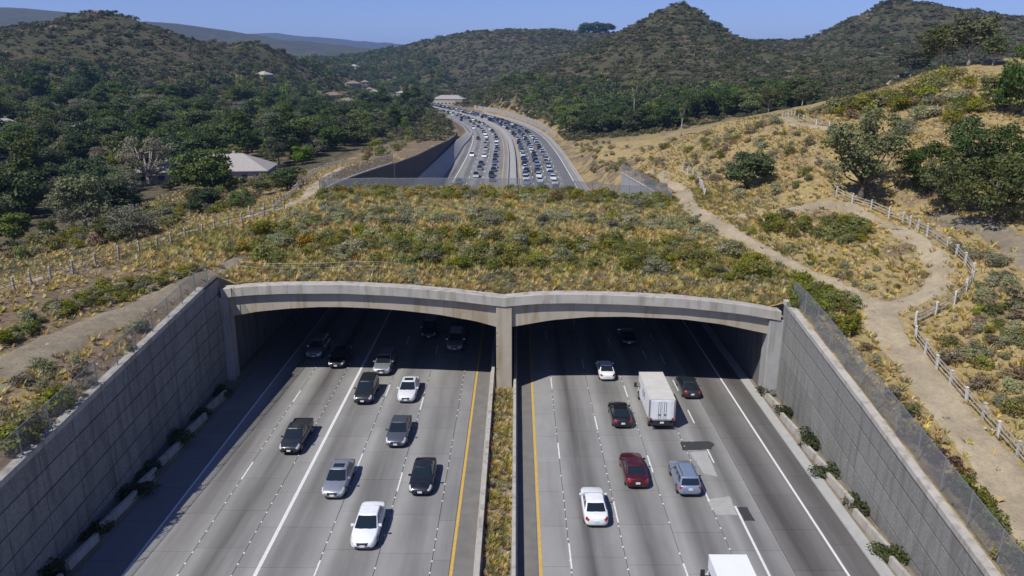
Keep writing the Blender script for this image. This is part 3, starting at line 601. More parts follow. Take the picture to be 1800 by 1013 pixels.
for zj in (2.2, 4.6, 6.0):
    MB().box((PXL-.012, float(yf(PXL))-.394-72, zj), (PXR+.012, float(yf(PXL))-.30-72, zj+.05)).build('pour_joint', M['joint'], OV)
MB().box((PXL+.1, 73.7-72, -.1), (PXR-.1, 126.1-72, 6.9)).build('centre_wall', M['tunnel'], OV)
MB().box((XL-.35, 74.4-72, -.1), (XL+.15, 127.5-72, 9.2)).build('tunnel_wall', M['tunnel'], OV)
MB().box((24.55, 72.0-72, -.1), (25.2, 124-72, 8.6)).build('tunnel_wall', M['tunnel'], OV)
# ------------------------------------------------------------------ fences
def chain_fence(name, label, pts, h, m, group=None, bay=3.0, post_r=.045):
    pts = np.array(pts, float); s = np.r_[0, np.cumsum(np.linalg.norm(np.diff(pts[:, :2], axis=0), axis=1))]
    n = max(1, int(round(s[-1]/bay))); q = np.linspace(0, s[-1], n+1); Q = np.stack([np.interp(q, s, pts[:, k]) for k in range(3)], 1)
    t = thing(name, label, 'fence', Q[0], 0, group); o = Q[0]
    pm = MB().tube([(0, 0, -.25), (0, 0, h+.06)], [post_r, post_r], 6).mesh('post', (M['galv'],))
    for p in Q: link('post', pm, t, tuple(p-o))
    for a, b_ in zip(Q[:-1]-o, Q[1:]-o):
        MB().tube([tuple(a+[0, 0, h]), tuple(b_+[0, 0, h])], [.028, .028], 5).build('top_rail', M['galv'], t)
        w_ = float(np.linalg.norm(b_-a)); me = mesh_of('mesh_panel', [a+[0, 0, .04], b_+[0, 0, .04], b_+[0, 0, h-.01], a+[0, 0, h-.01]], [(0, 1, 2, 3)], (m,))
        uv = me.uv_layers.new(name='UVMap'); uv.data.foreach_set('uv', np.array([0, 0, w_, 0, w_, h, 0, h], np.float32)); link('mesh_panel', me, t)
    return t
chain_fence('chain_link_fence', 'chain-link fence along the top of the shaded left wall', [(XL-.25, y, float(ztl(y))+.1) for y in (18, 30, 39, 50, 60, 72)], 1.75, M['mesh'])
chain_fence('chain_link_fence', 'tall chain-link fence along the top of the sunlit right wall', [(XR+.75, y, float(gz(XR+.9, y))) for y in (18, 28, 35, 45, 55, 66, 70)], 2.3, M['mesh2'])
xs = np.linspace(-32.3, 24.2, 24)
chain_fence('chain_link_fence', 'long grey chain-link fence along the far edge of the planted overpass', [(x, 125.3+FB*x+(.0 if x < 20 else 0), gz(x, 124.6+FB*x)) for x in xs], 1.9, M['mesh2'])
chain_fence('chain_link_fence', 'curved chain-link fence on top of the far left wing wall', [(p[0], p[1], p[3]+.2) for p in WINGL], 1.8, M['mesh2'])
chain_fence('chain_link_fence', 'short sloping chain-link fence on top of the far right wing wall', [(p[0], p[1], p[3]+.2) for p in WINGR], 1.9, M['mesh2'])
def rail_fence(name, label, pix, sp, ph, pw, rails, capm, group=None, rw=.1, pmat=None):
    g = [ground_px(*q) for q in pix]; g = [(p.x, p.y, 0) for p in g if p is not None]; ln = smooth_line(g, .5)
    s = np.r_[0, np.cumsum(np.linalg.norm(np.diff(ln[:, :2], axis=0), axis=1))]; n = int(round(s[-1]/sp)); q = np.linspace(0, s[-1], n+1)
    Q = np.stack([np.interp(q, s, ln[:, 0]), np.interp(q, s, ln[:, 1])], 1); Q = np.array([(x, y, gz(x, y)) for x, y in Q])
    t = thing(name, label, 'fence', Q[0], 0, group); o = Q[0]; w2 = pw/2
    pmat = pmat or M['fence_white']; pm = MB().box((-w2, -w2, -.3), (w2, w2, ph-.08)).mesh('post', (pmat,)); cm = MB()
    cm.add([(-w2*1.25, -w2*1.25, ph-.08), (w2*1.25, -w2*1.25, ph-.08), (w2*1.25, w2*1.25, ph-.08), (-w2*1.25, w2*1.25, ph-.08), (-w2*1.25, -w2*1.25, ph-.02), (w2*1.25, -w2*1.25, ph-.02), (w2*1.25, w2*1.25, ph-.02), (-w2*1.25, w2*1.25, ph-.02), (0, 0, ph+.06)],
           [(0, 3, 2, 1), (0, 1, 5, 4), (1, 2, 6, 5), (2, 3, 7, 6), (3, 0, 4, 7), (4, 5, 8), (5, 6, 8), (6, 7, 8), (7, 4, 8)])
    cme = cm.mesh('post_cap', (pmat,))
    for i, p in enumerate(Q):
        d = Q[min(i+1, n)]-Q[max(i-1, 0)]; a = math.atan2(d[1], d[0])
        po = link('post', pm, t, tuple(p-o), a+R.uniform(-.12, .12)); po.rotation_euler.x = R.uniform(-.06, .06); po.rotation_euler.y = R.uniform(-.06, .06); po.scale.z = R.uniform(.94, 1.06); link('post_cap', cme, po)
    for a, b_ in zip(Q[:-1]-o, Q[1:]-o):
        for hz in rails:
            k = R.uniform(-.03, .03); MB().bar(tuple(a+[0, 0, hz+k]), tuple(b_+[0, 0, hz-k+R.uniform(-.02, .02)]), .04, rw).build('rail', capm, t)
    return t
rail_fence('post_and_rail_fence', 'white post-and-rail fence snaking along the right-hand dirt paths', [(1470,345),(1490,356),(1512,363),(1535,370),(1553,379),(1580,390),(1605,403),(1635,418),(1665,438),(1690,460),(1704,476),(1709,490),(1702,508),(1686,530),(1666,541),(1646,553),(1627,563),(1602,579),(1613,605),(1637,638),(1662,668),(1710,720),(1750,764),(1782,799),(1830,852),(1900,930),(1960,1000)], 2.3, 1.25, .17, (.35, .68, 1.0), M['post_tan'], rw=.085)
rail_fence('post_and_rail_fence', 'weathered post-and-rail fence along the left footpath above the wood', [(-250,605),(-120,562),(-30,533),(0,525),(52,507),(103,489),(152,474),(201,460),(242,447),(283,436),(320,424),(354,415),(387,405),(421,397),(460,386),(500,372)], 2.45, 1.4, .17, (.35, .75, 1.15), M['rail'], rw=.06, pmat=M['post_tan'])
rail_fence('post_and_rail_fence', 'short pale post fence curving beside the far left path corner', [(440,380),(480,369),(510,352),(524,334),(540,318),(560,304),(580,295),(604,288)], 2.6, 1.3, .18, (.5, 1.0), M['rail'], rw=.06, pmat=M['post_tan'])
rail_fence('post_and_rail_fence', 'short crooked post fence below the round green bush by the path', [(1200,300),(1215,308),(1228,318),(1234,332),(1238,345)], 2.2, 1.2, .2, (.5, 1.0), M['rail'])
rail_fence('post_and_rail_fence', 'low timber rail along the path on the crest of the golden hill', [(1375,206),(1410,213),(1445,222),(1478,232)], 3.0, 1.1, .2, (.5, 1.0), M['rail'])
def wire_fence(label, pts):
    Q = np.array([(x, y, gz(x, y)) for x, y in pts]); t = thing('wire_fence', label, 'fence', Q[0]); o = Q[0]
    pm = MB().tube([(0, 0, -.2), (0, 0, 1.1)], [.03, .03], 5).mesh('post', (M['galv'],))
    for p in Q: link('post', pm, t, tuple(p-o))
    for a, b_ in zip(Q[:-1]-o, Q[1:]-o):
        for h in (.55, 1.05): MB().tube([tuple(a+[0, 0, h]), tuple(b_+[0, 0, h])], [.006, .006], 4).build('wire', M['galv'], t)
wire_fence('thin wire fence on slim posts behind the left parapet', [(x, yf(x)+4.2) for x in np.linspace(-29.3, -12, 8)])
wire_fence('thin wire fence on slim posts behind the right parapet', [(x, yf(x)+4.2) for x in np.linspace(15, 25.4, 5)])
# ------------------------------------------------------------------ leaf shapes
def cards(C, Nn, size, rs, aspect=.6, jit=.9):
    n = len(C); d = Nn + rs.normal(0, jit, (n, 3)); d /= np.linalg.norm(d, axis=1)[:, None]+1e-9
    a = np.cross(d, rs.normal(0, 1, (n, 3))); a /= np.linalg.norm(a, axis=1)[:, None]+1e-9; b = np.cross(d, a)
    s = (size*rs.uniform(.6, 1.35, n))[:, None]; a = a*s; b = b*s*aspect
    return np.stack([C-a, C-b*.9+a*.1, C+a, C+b+a*.1], 1).reshape(-1, 3)
def leaf_mesh(name, V, m, rs, groups=None):
    me = quads_mesh(name, V, (m,)); n = len(V)//4
    r = rs.uniform(0, 1, n)*.6 + (groups if groups is not None else rs.uniform(0, 1, n))*.4
    me.attributes.new('rnd', 'FLOAT', 'FACE').data.foreach_set('value', r.astype(np.float32)); return me
def lobes(rs, n, w, h, z0, rmin, rmax, flat=1.0, top=1.0):
    out = []
    for _ in range(n):
        u = rs.normal(0, 1, 3); u /= np.linalg.norm(u); k = rs.uniform(.35, 1)**.6
        out.append((np.array([u[0]*w/2*k, u[1]*w/2*k, z0+h/2+u[2]*h/2*k*top]), rs.uniform(rmin, rmax)))
    return out
def fill(rs, lb, per, size, flat=.8, jit=.8, aspect=.6):
    C = []; Nn = []; G = []
    for c, r in lb:
        k = int(per*(r*r)); u = rs.normal(0, 1, (k, 3)); u /= np.linalg.norm(u, axis=1)[:, None]; u[:, 2] = np.abs(u[:, 2])*.95*np.sign(u[:, 2]+.45)
        rad = rs.uniform(.45, 1.0, k)**.5*r*(1+.22*rs.normal(0, 1, k)*.5); C.append(c+u*rad[:, None]*np.array([1, 1, flat])); Nn.append(u+np.array([0, 0, .35])); G.append(np.full(k, rs.uniform()))
    C = np.concatenate(C); return cards(C, np.concatenate(Nn), np.full(len(C), size), rs, aspect, jit), np.concatenate(G)
def limb_mesh(name, rs, lb, h0, r0, m, lean=.0, fork=.4, nl=6):
    mb = MB(); top = np.mean([c for c, r in lb], axis=0); top[2] = max(top[2], h0*1.2); ky = fork*top[2]
    tr = [(0, 0, -.4), (lean*.2, 0, ky*.3), (lean*.6+rs.uniform(-.1, .1), rs.uniform(-.15, .15), ky), (top[0]*.5, top[1]*.5, (ky+top[2])/2), (top[0], top[1], top[2])]
    mb.tube(tr, [r0*1.35, r0, r0*.8, r0*.5, r0*.16], 8)
    for i in rs.permutation(len(lb))[:nl]:
        c, r = lb[i]; f = rs.uniform(.75, 1.35); s = np.array([tr[2][0], tr[2][1], ky*min(f, 1.25)]); mid = s*.45+c*.55+np.array([0, 0, -.08*np.linalg.norm(c-s)])
        mb.tube([tuple(s), tuple(mid), tuple(c)], [r0*.5, r0*.3, r0*.08], 5)
    return mb.mesh(name, (m,), True)
TREES = {}
def mk_tree(key, kind, seed, w, h, z0, nl, rmin, rmax, per, size, mat, bark='bark', r0=.28, fork=.35, limbs=7, flat=.8, aspect=.6, top=1.0):
    rs = np.random.RandomState(seed); lb = lobes(rs, nl, w, h-z0, z0, rmin, rmax, top=top)
    V, G = fill(rs, lb, per, size, flat, aspect=aspect)
    TREES.setdefault(kind, []).append((limb_mesh('trunk', rs, lb, z0, r0, M[bark], fork=fork, nl=limbs), leaf_mesh('crown', V, LF[mat], rs, G), h, w))
for k in range(3): mk_tree('o', 'oak', 20+k, 7.5, 7.2, 1.6, 22, 1.2, 2.0, 100, .25, 'oak')
for k in range(2): mk_tree('b', 'bright', 30+k, 7.0, 7.5, 1.7, 20, 1.1, 1.9, 100, .24, 'bright')
for k in range(3): mk_tree('e', 'olive', 40+k, 6.6, 9.5, 2.6, 19, 1.0, 1.7, 95, .24, 'euc', 'pale_bark', .24, .42)
mk_tree('g', 'grey', 50, 8.0, 7.8, 1.8, 22, 1.1, 1.9, 80, .2, 'grey', 'pale_bark')
for k in range(2): mk_tree('t', 'tall', 60+k, 5.0, 15.0, 3.0, 22, 1.0, 1.7, 85, .27, 'oak', 'bark', .3, .3)
mk_tree('gum', 'gum', 70, 5.0, 30.0, 9.0, 15, .9, 1.7, 26, .40, 'euc', 'pale_bark', .5, .55, 10)
mk_tree('hero', 'hero', 81, 7.6, 9.8, 2.0, 46, .7, 1.25, 120, .17, 'euc', 'bark', .3, .26, 16)
mk_tree('hero2', 'lush', 82, 8.0, 8.2, 1.2, 34, .9, 1.5, 120, .18, 'oak', 'bark', .3, .3, 10)
mk_tree('hero3', 'lime', 83, 7.6, 8.0, 1.0, 30, .9, 1.5, 120, .18, 'bright', 'bark', .3, .3, 10)
mk_tree('hero4', 'ashen', 84, 8.4, 7.6, 1.2, 30, .8, 1.4, 100, .16, 'grey', 'pale_bark', .3, .3, 12)
TREE_OBJS = []
SPN = {'oak': 'oak_tree', 'bright': 'leafy_tree', 'olive': 'olive_tree', 'grey': 'grey_leaved_tree', 'tall': 'tall_tree', 'gum': 'gum_tree', 'hero': 'open_tree', 'lush': 'bushy_tree', 'lime': 'lime_green_tree', 'ashen': 'grey_leaved_tree'}
def tree(kind, x, y, h, label, group=None, cat='tree', name=None, wk=1.0, idx=None, z=None):
    name = name or SPN[kind]
    pr = TREES[kind]; tm, cm, ph, pw = pr[(idx if idx is not None else R.randrange(len(pr))) % len(pr)]
    t = thing(name, label, cat, (x, y, gz(x, y) if z is None else z), R.uniform(0, 6.28), group); s = h/ph; t.scale = (s*wk, s*wk, s)
    link('trunk', tm, t); link('crown', cm, t); return t
def tree_px(kind, px, py, top, label, group=None, wk=1.0, **kw):
    p = ground_px(px, py); c = proj(np.array([p.x, p.y, p.z]))[2]; h = (py-top)*c/FPX*1.02
    return tree(kind, p.x, p.y, h, label, group, wk=wk, **kw)
# notable trees
tree_px('hero', 1513, 349, 190, 'lone open-crowned olive-green tree inside the right rail fence', wk=1.12)
tree_px('lime', 1738, 392, 268, 'bright lime-green tree in front of the right-hand grove', wk=1.1)
tree_px('hero', 1662, 378, 270, 'dark broad tree left of the lime-green tree on the right', wk=1.15)
tree_px('lush', 1625, 340, 255, 'smaller dark tree at the left end of the right-hand grove', wk=1.1)
tree_px('lush', 1705, 318, 212, 'rounded green tree behind the lime-green tree on the right', wk=.95)
tree_px('lush', 1772, 330, 225, 'dark green tree at the right frame edge behind the lime tree', wk=.85)
tree_px('lush', 1798, 205, 60, 'very dark tall tree at the top right frame edge', wk=.62)
tree_px('lush', 1752, 196, 128, 'dark shaggy tree just left of the tall top right tree', wk=.9)
tree_px('olive', 1702, 116, 28, 'feathery olive tree standing on the right skyline', wk=1.35)
tree_px('olive', 1648, 122, 52, 'pale olive tree left of the feathery skyline tree', wk=1.3)
tree_px('olive', 1600, 138, 86, 'low olive tree lowest on the right skyline slope', wk=1.5)
tree_px('olive', 1745, 116, 62, 'olive tree right of the feathery skyline tree', wk=1.3)
tree_px('oak', 1312, 332, 274, 'round dark green bushy tree alone on the golden slope', wk=1.15)
tree_px('gum', 1113, 228, 106, 'very tall pale-trunked gum tree at the foot of the right hill', name='gum_tree', wk=.8)
tree_px('gum', 1197, 240, 168, 'shorter sparse gum tree right of the very tall one', name='gum_tree', wk=1.0)
tree_px('ashen', 262, 326, 243, 'pale grey-green tree in front of the large pale roof', wk=1.15)
tree_px('hero3' if 'hero3' in TREES else 'lime', 428, 372, 334, 'small green tree beside the left path near the fence', wk=1.2)
tree_px('grey', 240, 420, 362, 'low grey-green bushy tree behind the left fence', wk=1.35)
tree_px('olive', 190, 425, 378, 'low olive bushy tree close behind the left fence', wk=1.6)
tree_px('oak', 505, 335, 298, 'dark bushy tree right of the large pale roof', wk=1.4)
tree_px('olive', 462, 345, 318, 'olive bushy tree in front of the large pale roof end', wk=1.6)
for px_, py_, tp_ in ((340, 322, 307), (374, 327, 313), (424, 325, 311), (300, 335, 318)): tree_px('olive' if px_ % 4 else 'oak', px_, py_, tp_, 'bushy tree planted along the front of the large pale-roofed house', 'bushy trees by the pale house', wk=1.5)
tree_px('oak', 358, 375, 335, 'small dark tree in the open ground left of the path', wk=1.2)
for px, top in ((1022, 47), (1035, 41), (1050, 40), (1066, 42)): tree_px('oak', px, 57, top, 'dark tree in the clump crowning the far bare knoll', 'trees on the far knoll', wk=1.6)
# ---- houses first (trees keep clear of them)
HOUSE = []
def house(px, py, y, w_, d_, h_, rz, roofm, label, group=None, name='house'):
    p = at(px, py, y=y); x, yy = p[0], p[1]; z = gz(x, yy); t = thing(name, label, 'house', (x, yy, z-.4), rz, group); HOUSE.append((x, yy, max(w_, d_)))
    a, b_ = w_/2, d_/2
    MB().box((-a, -b_, 0), (a, b_, h_+.4)).build('wall', M['stucco'], t)
    e = .6; rh = min(w_, d_)*.27; hz = h_+.38; r0 = max(a-b_, .3)
    rb = MB().add([(-a-e, -b_-e, hz), (a+e, -b_-e, hz), (a+e, b_+e, hz), (-a-e, b_+e, hz), (-r0, 0, hz+rh), (r0, 0, hz+rh), (-a-e, -b_-e, hz-.2), (a+e, -b_-e, hz-.2), (a+e, b_+e, hz-.2), (-a-e, b_+e, hz-.2)],
                  [(0, 1, 5, 4), (1, 2, 5), (2, 3, 4, 5), (3, 0, 4), (6, 7, 1, 0), (7, 8, 2, 1), (8, 9, 3, 2), (9, 6, 0, 3), (9, 8, 7, 6)]).build('roof', roofm, t)
    MB().box((r0*.3, .4, hz+.3), (r0*.3+.8, 1.2, hz+rh+.6)).build('chimney', M['stucco'], rb)
    nw = max(2, int(w_/4))
    for k in range(nw):
        cx_ = -a + w_*(k+.5)/nw
        wo_ = MB().box((cx_-.8, -b_-.05, 1.3), (cx_+.8, -b_+.02, 2.6)).build('window', M['win'], t); MB().box((cx_-.92, -b_-.09, 1.18), (cx_+.92, -b_-.001, 1.296)).build('sill', M['stucco'], wo_)
    MB().box((a-1.6, -b_-.06, .4), (a-.6, -b_+.02, 2.5)).build('door', M['bark'], t)
    return t
house(402, 302, 222, 24, 15, 3.3, .12, M['roof_pale'], 'large low house with a pale hipped roof among the left trees')
house(290, 320, 216, 14, 10, 3.2, .3, M['roof_pale'], 'smaller pale-roofed house left of the large hipped roof')
house(790, 166, 830, 32, 14, 6, -.2, M['roof_pale'], 'wide pale villa above the far freeway bend', name='villa')
spots = [(150,245,300),(18,210,360),(10,240,320),(390,235,330),(465,150,720),(610,185,620),(640,165,760),(585,172,700),(655,130,1000),(668,140,980),(690,152,930),(640,118,1150),(622,112,1250),(648,124,1080),(700,165,860),(676,148,960),(712,172,820),(684,172,780),(662,160,850),(540,198,520),(590,240,330),(620,140,900),(705,150,1000)]
for i, (px, py, y) in enumerate(spots):
    far = y > 600
    house(px, py, y, R.uniform(10, 16), R.uniform(8, 11), R.uniform(3, 5.2), R.uniform(-.6, .6), M['roof_tile'] if i % 2 else M['roof_pale'],
          'small far house among trees in the valley beside the freeway' if far else 'house roof showing between the trees of the left wood', 'far valley houses' if far else 'houses in the left wood')
# ---- the wood on the left and the tree belt under the right hills
def poisson(n, x0, x1, y0, y1, sp, ok, rs, cell=8.):
    X = rs.uniform(x0, x1, n); Y = rs.uniform(y0, y1, n); Z = terrain(X, Y); px, py, dd = proj(np.stack([X, Y, Z], -1)); m = ok(X, Y, Z, px, py); X, Y, Z = X[m], Y[m], Z[m]
    out = []; grid = {}
    for x, y, z in zip(X, Y, Z):
        s = sp(math.hypot(x, y)); k = (int(x//cell), int(y//cell)); r = int(s//cell)+1
        if any((x-a)**2+(y-b)**2 < s*s for i in range(-r, r+1) for j in range(-r, r+1) for a, b in grid.get((k[0]+i, k[1]+j), ())): continue
        grid.setdefault(k, []).append((x, y)); out.append((x, y, z))
    return np.array(out)
def clear_houses(X, Y, pad=2.0):
    m = np.ones(len(X), bool)
    for hx, hy, s in HOUSE:
        m &= np.hypot(X-hx, Y-hy) > s*.5+pad
        u = np.array([hx, hy])/math.hypot(hx, hy); al = (hx-X)*u[0]+(hy-Y)*u[1]; la = np.abs((X-hx)*u[1]-(Y-hy)*u[0]); m &= ~((al > 0) & (al < (55 if hy < 225 and hx > -100 else 5+.012*hy)) & (la < s*(.62 if hy < 225 else .45)))
    return m
rsw = np.random.RandomState(5)
WL = poisson(16000, -560, -24, 50, 900, lambda d: 4.8+.0065*d, lambda X, Y, Z, px, py: in_poly(px, py, WOOD_L) & (X-cxf(Y) < -30) & clear_houses(X, Y) & (px > -420) & (fbm(X, Y, 60.) < .75) & ~((np.hypot(X, Y) < 190) & (fbm(X, Y, 22.) > .42)), rsw)
hs_ = np.random.RandomState(6).uniform(.5, 1.4, len(WL)); siz = 7.5*hs_/np.hypot(WL[:, 0], WL[:, 1])*np.where(proj(WL)[0] < -45, .01, 1); order = np.argsort(-siz)
kinds = ['oak', 'oak', 'oak', 'olive', 'bright', 'tall', 'grey', 'oak', 'olive']
LAB = {'oak': ('dark green rounded tree in the left wood', 'dark trees of the left wood'), 'olive': ('dull olive tree in the left wood', 'olive trees of the left wood'),
       'bright': ('bright green tree in the left wood', 'bright trees of the left wood'), 'tall': ('tall narrow tree in the left wood', 'tall trees of the left wood'), 'grey': ('greyish thin-leaved tree in the left wood', 'grey trees of the left wood')}
FAR_PTS = []
WZ = [(60,430,'close behind the fence at the frame edge'),(230,390,'close behind the middle of the fence'),(120,330,'in the lower left corner of the wood'),(260,270,'just behind the grey tree'),(420,250,'right behind the large pale roof'),(560,250,'beside the curved wing wall'),
      (690,215,'next to the far dark wall'),(60,240,'low on the left hill'),(60,170,'high on the left hill'),(250,190,'in the middle of the wooded slope'),(420,180,'below the smaller left knoll'),(590,180,'near the valley houses')]
for n_, i in enumerate(order):
    x, y, z = WL[i]; kd = kinds[rsw.randint(len(kinds))]
    if n_ < 300:
        wx, wy, _ = proj(np.array([x, y, z])); hd = min(((wx-a)**2+(wy-b)**2, t_) for a, b, t_ in WZ)[1]
        tree(kd, x, y, (8.2 if kd != 'tall' else 12.5)*hs_[i], LAB[kd][0]+', '+hd, LAB[kd][1]+' '+hd, wk=1.15)
    else: FAR_PTS.append((x, y, z-.3, 7.5*hs_[i]/4., rsw.uniform(0, 6.28)))
WR = poisson(6000, -70, 330, 300, 760, lambda d: 5.0+.006*d, lambda X, Y, Z, px, py: in_poly(px, py, TREES_R) & (np.abs(X-cxf(Y)) > 30) & clear_houses(X, Y), rsw)
order = np.argsort(np.hypot(WR[:, 0], WR[:, 1]))
for n_, i in enumerate(order):
    x, y, z = WR[i]; kd = ('oak', 'oak', 'tall', 'olive', 'bright', 'oak')[rsw.randint(6)]
    if n_ < 110: tree(kd, x, y, rsw.uniform(7, 12), {'oak': 'dark green tree', 'tall': 'tall narrow tree', 'olive': 'olive tree', 'bright': 'lighter green tree'}[kd]+' in the belt below the right hills, '+('left of' if proj(np.array([x, y, z]))[0] < 1090 else 'right of')+' the very tall gum', {'oak': 'dark', 'tall': 'tall', 'olive': 'olive', 'bright': 'light'}[kd]+' trees below the right hills', wk=1.1)
    else: FAR_PTS.append((x, y, z-.3, rsw.uniform(1.4, 2.4), rsw.uniform(0, 6.28)))

VP = poisson(9000, -520, -20, 820, 1700, lambda d: 8., lambda X, Y, Z, px, py: in_poly(px, py, [(520,118),(560,92),(690,88),(760,95),(800,150),(775,165),(755,185),(720,175),(640,150)]) & ((np.abs(X-cxf(Y)) > 25) | (Y > 996)) & clear_houses(X, Y), rsw)
for x, y, z in VP: FAR_PTS.append((x, y, z-.3, rsw.uniform(1.6, 3.0), rsw.uniform(0, 6.28)))
# ------------------------------------------------------------------ scattered growth nobody could count (instanced)
def scatter(name, label, pts, protos):
    pts = np.asarray(pts, float); me = bpy.data.meshes.new(name); n = len(pts)
    me.vertices.add(n); me.vertices.foreach_set('co', pts[:, :3].astype(np.float32).ravel())
    me.attributes.new('scl', 'FLOAT', 'POINT').data.foreach_set('value', pts[:, 3].astype(np.float32))
    me.attributes.new('yaw', 'FLOAT', 'POINT').data.foreach_set('value', pts[:, 4].astype(np.float32))
    me.attributes.new('pick', 'INT', 'POINT').data.foreach_set('value', NR.randint(0, len(protos), n).astype(np.int32)); me.update()
    col = bpy.data.collections.new(name+'_shapes')
    for i, pm in enumerate(protos): col.objects.link(bpy.data.objects.new('%s_shape_%02d' % (name, i), pm))
    o = link(name, me); ng = bpy.data.node_groups.new(name, 'GeometryNodeTree'); ng.interface.new_socket('Geometry', in_out='INPUT', socket_type='NodeSocketGeometry'); ng.interface.new_socket('Geometry', in_out='OUTPUT', socket_type='NodeSocketGeometry')
    gi = ng.nodes.new('NodeGroupInput'); go = ng.nodes.new('NodeGroupOutput'); ci = ng.nodes.new('GeometryNodeCollectionInfo'); ci.inputs[0].default_value = col; ci.inputs['Separate Children'].default_value = True
    ip = ng.nodes.new('GeometryNodeInstanceOnPoints'); ip.inputs['Pick Instance'].default_value = True
    def att(nm, ty):
        a = ng.nodes.new('GeometryNodeInputNamedAttribute'); a.data_type = ty; a.inputs[0].default_value = nm; return a.outputs[0]
    cx = ng.nodes.new('ShaderNodeCombineXYZ'); ng.links.new(att('yaw', 'FLOAT'), cx.inputs[2])
    er = ng.nodes.new('FunctionNodeEulerToRotation'); ng.links.new(cx.outputs[0], er.inputs[0])
    ng.links.new(gi.outputs[0], ip.inputs['Points']); ng.links.new(ci.outputs[0], ip.inputs['Instance']); ng.links.new(att('pick', 'INT'), ip.inputs['Instance Index'])
    ng.links.new(er.outputs[0], ip.inputs['Rotation']); ng.links.new(att('scl', 'FLOAT'), ip.inputs['Scale']); ng.links.new(ip.outputs[0], go.inputs[0])
    o.modifiers.new('scatter', 'NODES').node_group = ng
    return tag(o, label, None, kind='stuff')
def bush_mesh(name, mat, seed, w, h, nl, rmin, rmax, per, size, aspect=.5, jit=.8):
    rs = np.random.RandomState(seed); lb = [(np.array([c[0], c[1], max(c[2], r*.45)]), r) for c, r in lobes(rs, nl, w, h*.8, 0.05, rmin, rmax)]
    V, G = fill(rs, lb, per, size, .75, jit, aspect); V[:, 2] = np.maximum(V[:, 2], -.08); return leaf_mesh(name, V, LF[mat], rs, G)
far_tree = [bush_mesh('far_tree', m, 100+k, 3.6, 4.0, 9, .7, 1.2, 34, .32) for k, m in enumerate(('oak', 'oak', 'euc', 'bright', 'oak'))]
chap = [bush_mesh('chaparral', m, 120+k, 1.3, .5, 6, .26, .46, 170, .16) for k, m in enumerate(('chap', 'chap', 'chap', 'oak', 'chap', 'dry', 'chap', 'euc'))]
scatter('distant_wood', 'distant tree cover merging on the valley floor and lower slopes', FAR_PTS, far_tree)
rsh = np.random.RandomState(9); n0 = 450000; rr = np.sqrt(rsh.uniform(330**2, 1750**2, n0)); th = rsh.uniform(-.74, .74, n0); X = rr*np.sin(th); Y = rr*np.cos(th)
sd = .0028*rr+1.25; dens_ = 1/sd**2; dens_ /= dens_.max(); keep_ = (rsh.uniform(0, 1, n0) < dens_*1.2); X, Y, rr = X[keep_], Y[keep_], rr[keep_]
Z = terrain(X, Y); px, py, dd = proj(np.stack([X, Y, Z], -1)); relx = X-cxf(Y)
bare = fbm(X, Y, 170.) + .6*fbm(X, Y, 60.); leftH = (X < -140)
okk = (px > -300) & (px < 2100) & ((np.abs(relx) > 28) | (Y > 1000)) & (rsh.uniform(0, 1, len(X)) < np.where(leftH, np.clip(.66+1.1*fbm(X, Y, 42.)-.35*bare, .18, 1), np.clip(.82+1.1*fbm(X, Y, 42.)-.2*bare, .25, 1))) & ~(in_poly(px, py, [(1000,252),(1180,232),(1330,200),(1440,196),(1700,100),(1800,90),(1900,400),(1000,400)]) & (rr < 345)) & clear_houses(X, Y)
X, Y, Z, rr = X[okk], Y[okk], Z[okk], rr[okk]
scatter('chaparral', 'dark chaparral scrub covering the hills on both sides', np.stack([X, Y, Z-.2, (1.3+.0012*rr)*np.clip(rsh.lognormal(0, .38, len(X)), .45, 2.6), rsh.uniform(0, 6.28, len(X))], -1), chap)
print('chaparral', len(X), 'wood', len(WL), 'belt', len(WR))
# ---- grass tufts and stones close by
def tuft_mesh(seed, mat, n=12, h=.42, spread=.22):
    rs = np.random.RandomState(seed); V = []
    for _ in range(n):
        a = rs.uniform(0, 6.28); r = rs.uniform(0, spread*.4); b = np.array([math.cos(a)*r, math.sin(a)*r, -.03]); t = np.array([math.cos(a)*rs.uniform(.3, 1)*spread*1.6, math.sin(a)*rs.uniform(.3, 1)*spread*1.6, h*rs.uniform(.5, 1.1)]); s = np.array([-math.sin(a), math.cos(a), 0])*.028
        V += [b-s, b+s, (b+t)/2+s*.9+[0, 0, .06], t]
    return leaf_mesh('grass_tuft', np.array(V), LF[mat], rs)
tufts = [tuft_mesh(200+k, m, h=hh) for k, (m, hh) in enumerate((('gold', .34), ('gold', .26), ('gold', .42), ('dry', .28), ('gold', .3), ('straw', .3)))]
def path_dist(X, Y):
    d = np.full(len(X), 99.)
    for ln in PATHS:
        for a in ln[::2]: d = np.minimum(d, np.hypot(X-a[0], Y-a[1])-a[2]*.5)
    return d
rsg = np.random.RandomState(14); n0 = 175000; X = rsg.uniform(-85, 95, n0); Y = rsg.uniform(28, 215, n0)
cor = (X > XL-.5) & (X < XR+1.0) & ((Y < yf(X)+1.0) | (Y > 123+FB*X)); px, py, dd = proj(np.stack([X, Y, np.full(n0, 11.)], -1))
dn = np.clip(.6+.6*fbm(X, Y, 9.)+.25*fbm(X, Y, 2.5), .08, 1)*np.clip(1.25-Y/210, .25, 1)*np.where(X < XL, .6, 1.)
kp = ~cor & (px > -420) & (px < 2350) & (rsg.uniform(0, 1, n0) < dn) ; X, Y = X[kp], Y[kp]; kp = (path_dist(X, Y) > -.3+.5*rsg.uniform(0, 1, len(X))) | (rsg.uniform(0, 1, len(X)) < .04); X, Y = X[kp], Y[kp]
pts = [(x, y, gz(x, y, -99), rsg.uniform(.7, 1.7), rsg.uniform(0, 6.28)) for x, y in zip(X, Y)]; pts = [p for p in pts if p[2] > -50]
